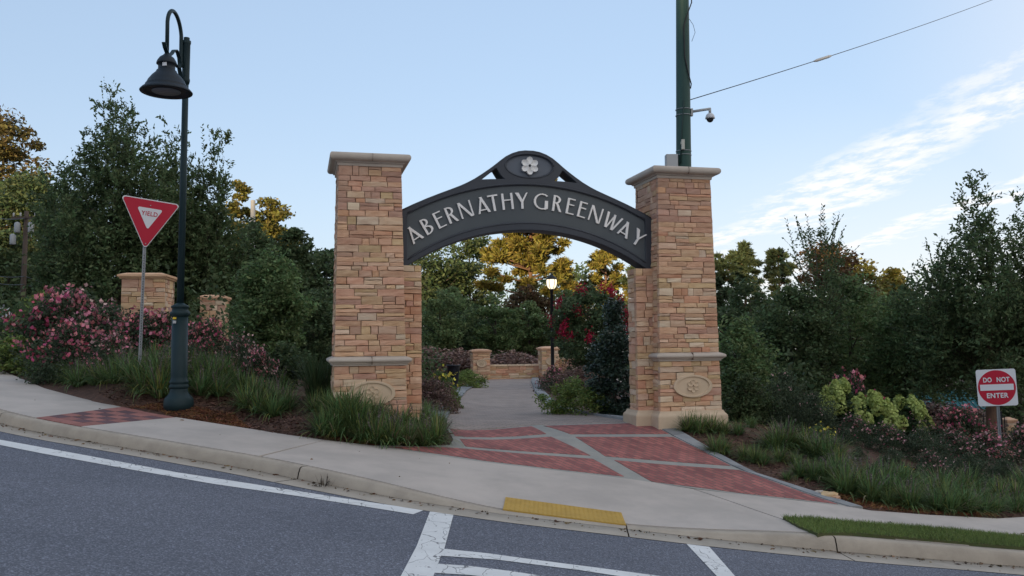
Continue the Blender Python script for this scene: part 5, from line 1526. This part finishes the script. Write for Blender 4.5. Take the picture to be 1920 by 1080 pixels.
bush_proto('rose_a', 1.0, .95, 6500, .055, L_rose, [(140, M_hot, .044), (240, M_pink, .040)], None, None)
bush_proto('rose_b', 1.0, .9, 6000, .055, L_rose, [(260, M_pink, .041), (120, M_pale, .039)], None, None)
bush_proto('rose_c', 1.0, .9, 6500, .05, L_rose, [(130, M_pale, .036), (80, M_pink, .036)], None, None)
bush_proto('rose_d', 1.0, .9, 6500, .05, L_rose, [(30, M_pale, .026)], None, None)
bush_proto('mound', 1.0, 1.0, 7000, .07, L_light, 0, None, None, nc=90, csz=.22, jag=.12)
bush_proto('brown', 1.0, 1.0, 5000, .07, leafmat('leaf_plum', (.19, .125, .10), .4, .15, .03), [(60, M_pale, .02)], None, None)
bush_proto('lily', 1.0, 1.0, 3500, .10, L_mid, [(70, M_yel, .085)], None, None)
bush_proto('muhly', 1.0, 1.3, 5000, .10, leafmat('leaf_muhly', (.26, .17, .14), .35, .15, .02), 0, None, None)
LR = 'pink rose bushes behind the left grassy bed'
for i, (k, lab, px, py, d, sx) in enumerate([
        ('rose_a', 'pink rose bush at the left end of the rose mass', 112, 556, 21.5, .9), ('rose_b', 'tallest pink rose bush left of the yield sign post', 150, 548, 22, 1.0),
        ('rose_b', 'pink rose bush in front of the broad stone pier, left side', 205, 575, 20, 1.0), ('rose_a', 'pink rose bush directly behind the yield sign post', 262, 592, 19, 1.),
        ('rose_b', 'pink rose bush between the yield post and the lamp post', 310, 590, 19.2, .9), ('rose_a', 'pink rose bush just right of the lamp post', 385, 608, 18.5, .95),
        ('rose_c', 'low pink rose bush at the right end of the rose mass', 452, 630, 18, .9), ('rose_a', 'low pink rose bush at lower left of the rose mass', 130, 610, 19, 1.),
        ('rose_b', 'low front rose bush left of the yield post', 215, 632, 17.8, .9), ('rose_b', 'low rose bush at the far right end of the rose mass, by the tall shrub', 490, 655, 17.4, .8), ('rose_c', 'low front rose bush behind the lamp base', 345, 645, 17, .9),
        ('rose_a', 'rose bush on the far left with orange tinted leaves', 78, 592, 22, .6)]):
    put_bush(k, 'rose_bush', lab, px, py, d, 'rose bush', LR, sx * .88)
put_bush('mound', 'low_bush', 'yellowish green low bush at the left edge above the grass clumps', 25, 632, 21, 'bush', None, 1.5)
put_bush('mound', 'low_bush', 'light green bush top behind the leftmost roses', 72, 552, 27, 'bush', None, .6)
RR = 'rose bushes in the right bed'
for k, lab, px, py, d, sx in [
        ('rose_d', 'dark rose bush with few pale blooms right of the pillar', 1475, 700, 18.6, .75), ('rose_d', 'dark rose bush below the first, near the pillar', 1530, 740, 18.0, .8),
        ('rose_c', 'rose bush with pale pink blooms left of the hydrangea front', 1600, 778, 17.3, .95), ('rose_c', 'rose bush in front of the lime hydrangea', 1665, 795, 16.9, 1.),
        ('rose_d', 'dark front rose bush left of the do not enter sign', 1730, 805, 16.6, 1.05), ('rose_c', 'rose bush left of the sign post, near the tree trunk', 1790, 808, 16.8, 1.),
        ('rose_b', 'pink blooming rose bush at the foot of the sign post', 1850, 815, 17.0, 1.), ('rose_b', 'pink blooming rose bush right of the sign post', 1915, 800, 18.5, 1.1),
        ('rose_a', 'bright pink rose bush behind the sign post', 1800, 768, 20.5, .9), ('rose_c', 'pale pink rose bush between hydrangea and iron fence', 1720, 775, 20.5, .8),
        ('rose_d', 'low dark rose bush in front of the sign post', 1880, 862, 15.6, 1.1)        , ('rose_d', 'dark leafy rose bush directly behind the right grass row, left end', 1610, 838, 15.6, .95), ('rose_d', 'dark leafy rose bush directly behind the right grass row, second from its left end', 1672, 842, 15.3, 1.),
        ('rose_c', 'leafy rose bush directly behind the right grass row, below the iron fence', 1745, 846, 15.1, 1.), ('rose_d', 'dark leafy rose bush directly behind the right grass row, below the tree trunk', 1815, 852, 15.0, 1.)]:
    put_bush(k, 'rose_bush', lab, px, py, d, 'rose bush', RR, sx)
put_bush('mound', 'low_bush', 'rounded bright green bush right of the path', 1082, 710, 19.6, 'bush', None, 1.15)
put_bush('rose_b', 'flower_bush', 'pale pink flowering bush at the foot of the lit path lamp', 1040, 690, 31, 'bush', None, .9)
put_bush('brown', 'flower_bush', 'brownish flowering plant right of the path behind the green bush', 1085, 688, 29, 'bush', None, 1.3)
put_bush('brown', 'flower_bush', 'plum brown flowering bush just right of the left pillar', 812, 708, 19.5, 'bush', None, .9)
put_bush('mound', 'low_bush', 'green bush at the left path border beside the plum brown one', 846, 728, 21, 'bush', None, .6)
put_bush('lily', 'lily_clump', 'clump of yellow lilies left of the black planter', 824, 698, 25, 'flowers', None, .75)
put_bush('mound', 'low_bush', 'low green bush between planter and left far pier', 874, 694, 32, 'bush', None, 1.3)
put_bush('muhly', 'low_bush', 'pinkish brown grass mound in front of the young trees at left', 800, 655, 44, 'bush', None, 2.0)
put_bush('muhly', 'low_bush', 'pinkish brown grass mound left of the left far pier', 862, 660, 42, 'bush', None, 1.5)
put_bush('muhly', 'low_bush', 'pinkish brown grass mound behind the far wall', 960, 662, 46, 'bush', None, 1.8)
put_bush('brown', 'low_bush', 'brown shrub right of the right far pier', 1095, 668, 40, 'bush', None, 1.2)
put_bush('brown', 'flower_bush', 'brownish shrub between the hydrangea and the far pavilion', 1760, 752, 30, 'bush', None, 1.4)
put_bush('lily', 'lily_clump', 'yellow lily clump near the lower right grassy clumps', 1700, 878, 14.9, 'flowers', None, 1.3)
put_bush('lily', 'lily_clump', 'small yellow lily clump right of the pillar bed', 1535, 800, 16.4, 'flowers', None, 1.)
# hydrangeas with lime cone heads
M_lime = leafmat('hydrangea_lime', (.44, .52, .16), .15, .2, .012)
def hydrangea(label, px, ptop_, d, wpx, nheads):
    SEED[0] += 1; g = np.random.default_rng(SEED[0])
    p = at(px, ptop_, d); z0_ = gz(p[0], p[1]); H = float(p[2]) - z0_; Rr = wpx / 2 / FPX * d
    root = empty('hydrangea', (p[0], p[1], z0_), 0, label, 'hydrangea', 'lime hydrangeas')
    P, D = clump_crown('dome', H * .9, 0, Rr, 6000, .1, 70, Rr * .3, g, .8)
    finish('h', root, P, D, .11, .6, L_hydr, g, 'foliage')
    for k in range(nheads):
        a = g.uniform(0, 6.283) if k % 3 else g.uniform(3.3, 6.1); t = g.uniform(.35, 1.0); r = Rr * math.sqrt(max(0, 1 - t * t)) * 1.0 + .05
        c = np.array([r * math.cos(a) * g.uniform(.8, 1.1), r * math.sin(a), t * H])
        n = 130; u_ = unit(n, g); s = g.uniform(.12, .165); tap = 1 - .45 * (u_[:, 2:3] * .5 + .5)
        Q = c + u_ * s * np.array([1, 1, 1.25]) * np.c_[tap, tap, np.ones(n)]
        B = np.cross(u_, unit(n, g)); B /= np.linalg.norm(B, axis=1, keepdims=True)
        V, F = leaf_quads(Q, .075, .95, B, .25, g)
        link('flower_head', from_np('flower_head', V, F), M_lime, root)
hydrangea('lime hydrangea with large cone heads nearest the pillar', 1575, 722, 20.5, 95, 26)
hydrangea('lime hydrangea with cone heads in the middle of the right bed', 1635, 748, 19.6, 90, 22)
hydrangea('lime hydrangea with cone heads below the teal roof', 1698, 752, 20.8, 80, 18)
put_bush('rose_a', 'butterfly_bush', 'magenta flowering bush behind the hydrangea nearest the pillar', 1592, 708, 23.5, 'bush', None, .6)

# grassy clumps
m_blade = leafmat('blade_green', (.125, .205, .075), .45, .25, .03)
m_blade_y = leafmat('blade_yellow_green', (.22, .25, .07), .45, .25, .03)
m_blade_b = leafmat('blade_straw', (.24, .19, .12), .4, .2, .02)
m_spike = leafmat('dry_spike', (.16, .135, .125), .3, .1, .02)
def tuft_mesh(nbl, L, g, lo=.6, hi=1.5, wid=.014, seg=4):
    V = []; F = []
    for b in range(nbl):
        a = g.uniform(0, 6.283); r = .10 * math.sqrt(g.uniform(0, 1)); ln = L * g.uniform(.55, 1.1); e = g.uniform(lo, hi); cv_ = g.uniform(.6, 2.0) * (1.75 - e)
        p = np.array([r * math.cos(a), r * math.sin(a), 0]); a += g.normal(0, .5); w0 = wid * g.uniform(.7, 1.2)
        sd_ = np.array([-math.sin(a), math.cos(a), 0]); o = len(V)
        for s in range(seg + 1):
            ww = w0 * (1 - (s / seg) ** 2 * .95) * (.7 if s == 0 else 1)
            V += [p - sd_ * ww / 2, p + sd_ * ww / 2]
            e2 = e - cv_ * (s / seg) ** 1.3
            p = p + np.array([math.cos(a) * math.cos(e2), math.sin(a) * math.cos(e2), math.sin(e2)]) * ln / seg
        for s in range(seg): F.append((o + 2 * s, o + 2 * s + 1, o + 2 * s + 3, o + 2 * s + 2))
    return np.array(V), np.array(F)
def spike_mesh(n, L, g):
    V = []; F = []
    for b in range(n):
        a = g.uniform(0, 6.283); e = g.uniform(.85, 1.5); ln = L * g.uniform(.75, 1.05); base = np.array([math.cos(a) * .08, math.sin(a) * .08, .1])
        d = np.array([math.cos(a) * math.cos(e), math.sin(a) * math.cos(e), math.sin(e)])
        for q in range(12):
            c = base + d * ln * (.45 + .55 * q / 12); o = len(V); k = unit(1, g)[0] * .022; k2 = unit(1, g)[0] * .014
            V += [c - k, c + k2, c + k, c - k2]; F.append((o, o + 1, o + 2, o + 3))
        o = len(V); sd_ = np.array([-math.sin(a), math.cos(a), 0]) * .003
        V += [base - sd_, base + sd_, base + d * ln + sd_, base + d * ln - sd_]; F.append((o, o + 1, o + 2, o + 3))
    return np.array(V), np.array(F)
tufts = []
for i in range(5):
    g = np.random.default_rng(500 + i)
    V, F = tuft_mesh(210, .62, g, .45, 1.45, .021)
    me = from_np('grass_clump', V, F); me.materials.append(m_blade); me.materials.append(m_blade_y); me.materials.append(m_blade_b)
    nb = len(F) // 4; c = g.choice(3, nb, p=[[.86, .11, .03], [.8, .15, .05], [.88, .09, .03], [.6, .34, .06], [.72, .1, .18]][i])
    me.polygons.foreach_set('material_index', np.repeat(c, 4).astype(np.int32))
    V, F = spike_mesh(5, .50, g); sm = from_np('flower_spike', V, F); sm.materials.append(m_spike)
    tufts.append((me, sm))
NT = [0]
def tuft(x, y, s, label, group, var=None, spikes=True, cat='grass clump', sz=1.):
    i = rnd.choice([0, 1, 2, 0, 1, 2, 3]) if var is None else var
    me, sm = tufts[i]
    z = gz(x, y) - .035
    root = empty('grass_clump', (x, y, z), rnd.uniform(0, 6.28), label, cat, group); root.scale = (s, s, s * sz * rnd.uniform(.88, 1.12))
    link('blades', me, None, root)
    if spikes: link('flower_spikes', sm, None, root)
    NT[0] += 1
    return root
# left mass along the sidewalk
bl = [Vector(BKxy[p]) for p in BK[1:6]]
chk = bl[3]
bl = [Vector((-13.3, 21.8))] + bl
GLM = 'grassy clumps in the bed beside the left sidewalk'
def along(poly, s):
    for a, b in zip(poly[:-1], poly[1:]):
        l = (b - a).length
        if s <= l: t = (b - a) / l; return a + t * s, Vector((-t.y, t.x))
        s -= l
    return None
Ltot = sum((b - a).length for a, b in zip(bl[:-1], bl[1:]))
for row, offd in enumerate((.48, .92, 1.38, 1.86, 2.35, 2.9)):
    s = .2 + .2 * row
    while s < Ltot - .25:
        r_ = along(bl, s)
        if r_ is None: break
        p, nrm = r_
        if nrm.y < 0: nrm = -nrm
        q = p + nrm * (offd + rnd.uniform(-.13, .13)) + Vector((rnd.uniform(-.1, .1), 0))
        if not (q.x > lx - 1.0 and q.y < ly + .45):
            tuft(q.x, q.y, rnd.uniform(.78, 1.02), 
                 ('front row grassy clump ' if row < 2 else 'middle row grassy clump ' if row < 4 else 'rear row grassy clump under the rose bushes ') + ('near the checkered pavers' if (q - chk).length < 2.2 else 'along the middle of the left sidewalk' if q.x > -11 else 'where the left sidewalk leaves the photo'), GLM)
        s += rnd.uniform(.42, .58)
# clumps one by one: photo column, row, size, variant, spikes
LONE = [
    ((300, 742), 1.1, None, True), ((288, 725), 1.1, None, True), ((268, 735), 1.1, 3, False), ((315, 715), 1.0, None, True), ((380, 722), 1.0, None, True), ((400, 715), 1.0, None, True), ((425, 712), .95, 4, True), ((360, 708), 1.0, None, True), ((445, 705), .9, 4, True),
    ((462, 762), .95, 3, False), ((485, 770), 1.0, 3, False), ((512, 778), 1.0, 0, False), ((500, 752), .95, 4, True), ((525, 760), .9, 4, True), ((478, 748), .9, 3, False), ((540, 766), .85, 4, True),
    ((590, 768), .75, 3, False), ((615, 770), .8, 0, False), ((640, 772), .8, 3, False), ((660, 770), .75, 0, False),
    ((628, 800), 1.0, 1, False), ((650, 798), 1.15, 2, False), ((668, 806), 1.2, 0, False), ((640, 785), 1.0, 0, False), ((662, 785), 1.1, 1, False), ((605, 812), .85, 0, False), ((628, 815), .85, 0, False), ((645, 812), .65, 3, False),
    ((680, 822), 1.05, 1, True), ((705, 828), 1.1, 2, True), ((735, 830), 1.1, 1, True), ((765, 832), 1.05, 0, True), ((795, 833), 1.05, 2, True), ((818, 829), .95, 1, True),
    ((690, 800), 1.1, 0, True), ((720, 803), 1.15, 2, False), ((752, 805), 1.15, 1, True), ((785, 808), 1.1, 0, True), ((815, 810), 1.0, 2, True), ((705, 785), 1.0, 1, False), ((740, 785), 1.0, 2, False), ((775, 788), 1.0, 0, False), ((805, 792), .95, 1, False), ((790, 780), .8, 2, False)]
for (pxy, s, v, sp) in LONE:
    p = on_top(*pxy)
    if pxy[0] < 460: lab, grp = 'grassy clump below the roses, ' + ('left of the lamp base' if pxy[0] < 330 else 'just right of the lamp base' if pxy[0] < 410 else 'farther right of the lamp base'), 'grassy clumps around the lamp post'
    elif pxy[0] < 560: lab, grp = ('taller straw tipped' if v == 4 else 'low yellowish green') + ' grassy clump between lamp post and left pillar, ' + ('lamp side' if pxy[0] < 495 else 'pillar side'), 'clumps between lamp post and left pillar'
    elif pxy[0] < 670 and pxy[1] < 790: lab, grp = 'short grassy clump at the left foot of the left pillar', 'short clumps at the left foot of the left pillar'
    elif pxy[0] < 670: lab, grp = 'low dark grassy clump on the mulch in front of the left pillar by the sidewalk', 'low clumps by the sidewalk before the left pillar'
    else: lab, grp = ('front' if pxy[1] > 815 else 'middle' if pxy[1] > 795 else 'rear') + ' row lush grassy clump at the foot of the left pillar, ' + ('left end' if pxy[0] < 712 else 'below the medallion' if pxy[0] < 760 else 'right of the medallion' if pxy[0] < 800 else 'at the path corner'), 'lush clumps in front of the left pillar'
    if pxy[0] > 670: v, s = [v, 3, v, 4][NT[0] % 4], s * rnd.uniform(.74, 1.0)
    tuft(p[0], p[1], s, lab, grp, v, sp)
RONE = [((1290, 806), .62, 3), ((1312, 808), .68, 3), ((1335, 808), .65, 3), ((1300, 798), .6, 0), ((1358, 810), .5, 3), ((1385, 812), .5, 0), ((1408, 800), .42, 0),
        ((1340, 846), .62, 3), ((1356, 848), .6, 3), ((1395, 858), .5, 3), ((1415, 864), .5, 3), ((1432, 868), .45, 0), ((1462, 838), .95, 1), ((1475, 840), .9, 2), ((1450, 842), .8, 1), ((1462, 862), .5, 3), ((1490, 868), .4, 0),
        ((1510, 843), .8, 3), ((1530, 856), .9, 1), ((1548, 862), .9, 2), ((1565, 868), .85, 1), ((1500, 890), .5, 0), ((1525, 895), .55, 0), ((1548, 898), .6, 0), ((1475, 896), .28, 0), ((1572, 890), .7, 3)]
for (pxy, s, v) in RONE:
    p = on_top(*pxy)
    if pxy[0] < 1420 and pxy[1] < 830: lab, grp = 'short yellowish grassy clump at the foot of the right pillar', 'short clumps at the right pillar foot'
    elif pxy[0] < 1440: lab, grp = 'small yellow green grassy clump beside the apron border stones, ' + ('upper pair near the pillar' if pxy[0] < 1380 else 'lower trio down the slope'), 'small clumps beside the apron border'
    elif pxy[0] < 1480 and pxy[1] < 850: lab, grp = 'grey green grassy clump with arching blades alone on the mulch slope', 'grey green clump trio on the mulch slope'
    elif pxy[1] > 885: lab, grp = 'little dark grassy clump low on the bare mulch slope', 'little clumps low on the mulch slope'
    else: lab, grp = 'grassy clump on the mulch slope below the dark rose bushes, ' + ('left' if pxy[0] < 1520 else 'middle' if pxy[0] < 1555 else 'right'), 'clumps below the dark rose bushes'
    tuft(p[0], p[1], s * 1.12, lab, grp, v, pxy[0] > 1440)
for row, dy in enumerate((0, .45, .9)):
    for px in np.arange(1600 + row * 6, 2120, 31):
        e = np.interp(px, [1600, 1640, 1713, 1800, 1870, 1920, 2000], [928, 944, 953, 961, 962, 958, 948])
        p = on_top(px + rnd.uniform(-7, 7), e); x, y = p[0] + rnd.uniform(-.08, .08), p[1] + dy + .12
        tuft(x, y, rnd.choice([.55, .68, .78, .9]), ['front', 'middle', 'rear'][row] + ' row dark grassy clump along the right sidewalk, ' + ('beside the apron tip' if px < 1700 else 'opposite the lawn strip' if px < 1850 else 'near the right photo edge'), 'grassy clumps along the right sidewalk', None, rnd.random() < .6)
# ornamental grass beside the left pillar
g = np.random.default_rng(77)
for i, (px, py, d) in enumerate([(590, 745, 16.6), (608, 742, 16.9)]):
    p = at(px, py, d); V, F = tuft_mesh(240, 1.15, g, 1.15, 1.53, .016)
    o = link('tall_grass', from_np('tall_grass', V, F), leafmat('tall_blade', (.05, .085, .035), .4, .2), None, (p[0], p[1], gz(p[0], p[1]) - .05)); tag(o, ['upright tall dark grass left of the left pillar foot', 'upright tall dark grass touching the left pillar side'][i], 'grass clump')

# lawn blades
from mathutils.geometry import intersect_point_tri_2d
def inside(poly, X, Y):
    c = np.zeros(len(X), bool); n = len(poly)
    for i in range(n):
        x1, y1 = poly[i]; x2, y2 = poly[i - 1]
        if y1 == y2: continue
        c ^= ((y1 > Y) != (y2 > Y)) & (X < (x2 - x1) * (Y - y1) / (y2 - y1) + x1)
    return c
def sample(poly, n, g):
    xs = [p[0] for p in poly]; ys = [p[1] for p in poly]
    o = np.zeros((0, 2))
    while len(o) < n:
        q = np.c_[g.uniform(min(xs), max(xs), n * 2), g.uniform(min(ys), max(ys), n * 2)]
        o = np.concatenate([o, q[inside(poly, q[:, 0], q[:, 1])]])
    return o[:n]
g = np.random.default_rng(31)
lp_ = [p for p in lawn_poly if p[0] < 9.6]
Q = sample(shrink(lp_, -.015), 26000, g); Zq = walk_z(Q[:, 0], Q[:, 1]) + .028
n = len(Q); a = g.uniform(0, 6.283, n); hL = g.uniform(.025, .06, n); ln_ = g.normal(0, .022, (n, 2))
V = np.empty((n, 3, 3)); dx_ = np.c_[np.cos(a), np.sin(a)] * .0035
V[:, 0, :2] = Q - dx_; V[:, 1, :2] = Q + dx_; V[:, 2, :2] = Q + ln_; V[:, 0, 2] = Zq; V[:, 1, 2] = Zq; V[:, 2, 2] = Zq + hL
o = link('lawn_grass', from_np('lawn_grass', V.reshape(-1, 3), np.arange(n * 3).reshape(n, 3)), leafmat('lawn_blade', (.19, .26, .075), .35, .25, .02)); tag(o, 'short mown grass blades on the strip beside the right kerb', 'grass', kind='stuff')
# bark chips and pine straw
bed_l = [xy(*p) for p in [(225, 763), (330, 783), (470, 805.5), (610, 826.5), (700, 836.5), (835, 834), (845, 812), (800, 790), (700, 780), (600, 745), (330, 730), (180, 735)]]
bed_r = [xy(*p) for p in [(1262, 799), (1347, 848.5), (1420, 886.5), (1543, 925.5), (1618, 950), (1740, 963.5), (1920, 968), (1920, 930), (1600, 860), (1480, 800), (1370, 790)]]
def chips(poly, n, L, wd, g, zoff=-.028):
    Q = sample(poly, n, g); z = top_z(Q[:, 0], Q[:, 1]) + zoff + g.uniform(0, .018, n)
    a = g.uniform(0, 6.283, n); l = L * g.uniform(.4, 1.2, n); d = np.c_[np.cos(a), np.sin(a), g.normal(0, .25, n)] * (l / 2)[:, None]; s = np.c_[-np.sin(a), np.cos(a), g.normal(0, .3, n)] * (wd * g.uniform(.5, 1.2, n) / 2)[:, None]
    c = np.c_[Q, z]; V = np.stack([c - d - s, c - d + s, c + d + s, c + d - s], 1)
    return V.reshape(-1, 3), np.arange(n * 4).reshape(n, 4)
Vs = [chips(bed_l, 9000, .07, .018, g), chips(bed_r, 9000, .07, .018, g)]
V = np.concatenate([v for v, _ in Vs]); o = link('bark_mulch', from_np('bark_mulch', V, np.arange(len(V)).reshape(-1, 4)), leafmat('bark_chip', (.14, .08, .058), .55, .0, .02, .95, .1)); tag(o, 'loose brown bark chips and straw over the planting beds', 'mulch', kind='stuff')
straw_p = [[xy(*p) for p in q] for q in ([(240, 762), (330, 781), (420, 795), (470, 800), (440, 775), (380, 762), (300, 755)], [(600, 818), (700, 834), (720, 826), (640, 800)], [(1560, 925), (1620, 949), (1740, 962), (1870, 967), (1870, 950), (1700, 935), (1600, 915)])]
Vs = [chips(q, n_, .13, .006, g, -.02) for q, n_ in zip(straw_p, (2600, 900, 3200))]
V = np.concatenate([v for v, _ in Vs]); o = link('pine_straw', from_np('pine_straw', V, np.arange(len(V)).reshape(-1, 4)), leafmat('straw_rust', (.26, .115, .05), .45, .0, .03, .9, .2)); tag(o, 'rusty pine straw scattered along the bed edges', 'pine straw', kind='stuff')
# weed in the kerb joint
p = on_road(606, 913); V, F = tuft_mesh(26, .16, g, .5, 1.5, .012)
o = link('weed', from_np('weed', V, F), leafmat('weed_brown', (.06, .045, .03), .3, .1), None, (p[0], p[1] + .03, p[2] + .005)); tag(o, 'small dry brown weed growing in the kerb joint', 'weed')

# undergrowth and far woods that read as masses
def mass(name, label, pts, n, leaf, m, g, cat):
    k = g.integers(0, len(pts), n); c = pts[k]
    off = unit(n, g) * (g.uniform(0, 1, n) ** .4)[:, None] * c[:, 3:4]; off[:, 2] *= .8
    V, F = leaf_quads(c[:, :3] + off, leaf, .6, None, .4, g)
    o = link(name, from_np(name, V, F), m); tag(o, label, cat, kind='stuff'); return o
def field(x0, x1, y0, y1, n, h0, h1, rad, g, keep=lambda x, y: np.ones(len(x), bool)):
    x = g.uniform(x0, x1, n); y = g.uniform(y0, y1, n); k = keep(x, y); x, y = x[k], y[k]
    h = g.uniform(h0, h1, len(x)); z = top_z(x, y) + h * g.uniform(.1, 1, len(x))
    return np.c_[x, y, z, rad * g.uniform(.6, 1.3, len(x))]
g = np.random.default_rng(91)
ug = np.concatenate([field(-22, -3.5, 25, 45, 260, .6, 2.2, .9, g), field(4.5, 28, 24, 40, 260, .5, 1.9, .8, g, lambda x, y: ~((x > y * .40) & (x < y * .62) & (y > 20))), field(-14, 16, 58, 74, 200, .5, 2.2, 1.2, g), field(5, 18, 40, 56, 90, .8, 3, 1.2, g, lambda x, y: x < y * .42), field(-45, -9, 45, 70, 200, 1, 4, 1.5, g)])
mass('undergrowth', 'dark mass of undergrowth between and behind the nearer trees', ug, 70000, .17, L_dark, g, 'undergrowth')
th = np.linspace(-60, 60, 1500); rr = g.uniform(98, 130, 1500); wx_ = rr * np.sin(np.radians(th)); wy_ = rr * np.cos(np.radians(th))
hh_ = 9.5 + 2.8 * np.sin(th * .35) + 1.6 * np.sin(th * 1.3 + 1)
hh_ = np.where(th > 14, hh_ - 1.5, hh_)
wp = np.c_[wx_, wy_, top_z(wx_, wy_) * .6 + hh_ * g.uniform(.0, 1, 1500), 2.2 * g.uniform(.6, 1.3, 1500)]
mass('far_woods', 'dark wood closing the view far behind the garden', wp, 70000, .62, L_dark, g, 'woods')
# unseen tall wood, added behind the viewpoint to keep the low sun off the gate
bx = g.uniform(-230, 90, 3600); by = g.uniform(-158, -138, 3600)
bh = 27.9 + 1.2 * np.sin(bx * .13) + .9 * np.sin(bx * .41 + 2) + g.normal(0, .8, 3600)
bp_ = np.c_[bx, by, bh * g.uniform(0, 1, 3600), 3.2 * g.uniform(.7, 1.3, 3600)]
mass('woods', 'unseen tall dense wood added behind the viewpoint to block the low sun', bp_, 80000, 2.3, L_dark, g, 'woods')


# dry leaves and grit lying along the gutter and on the walk
g = np.random.default_rng(12)
xs_ = g.uniform(-9, 7, 520); of = np.where(g.random(520) < .97, -.06 - np.abs(g.normal(0, .10, 520)), g.uniform(.2, 1.9, 520))
q_ = np.c_[xs_, kerb_y(xs_) + of * 1.15]; zq_ = np.where(of < 0, road_z(q_[:, 0]) + .010, walk_z(q_[:, 0], q_[:, 1]) + .006)
V, F = leaf_quads(np.c_[q_, zq_], .032, .55, np.c_[g.normal(0, 1, (520, 2)), g.normal(0, .12, 520)], .6, g)
o = link('leaf_litter', from_np('leaf_litter', V, F), leafmat('dry_leaf', (.15, .095, .05), .6, 0., .03)); tag(o, 'small dry leaves and grit along the gutter', kind='stuff')
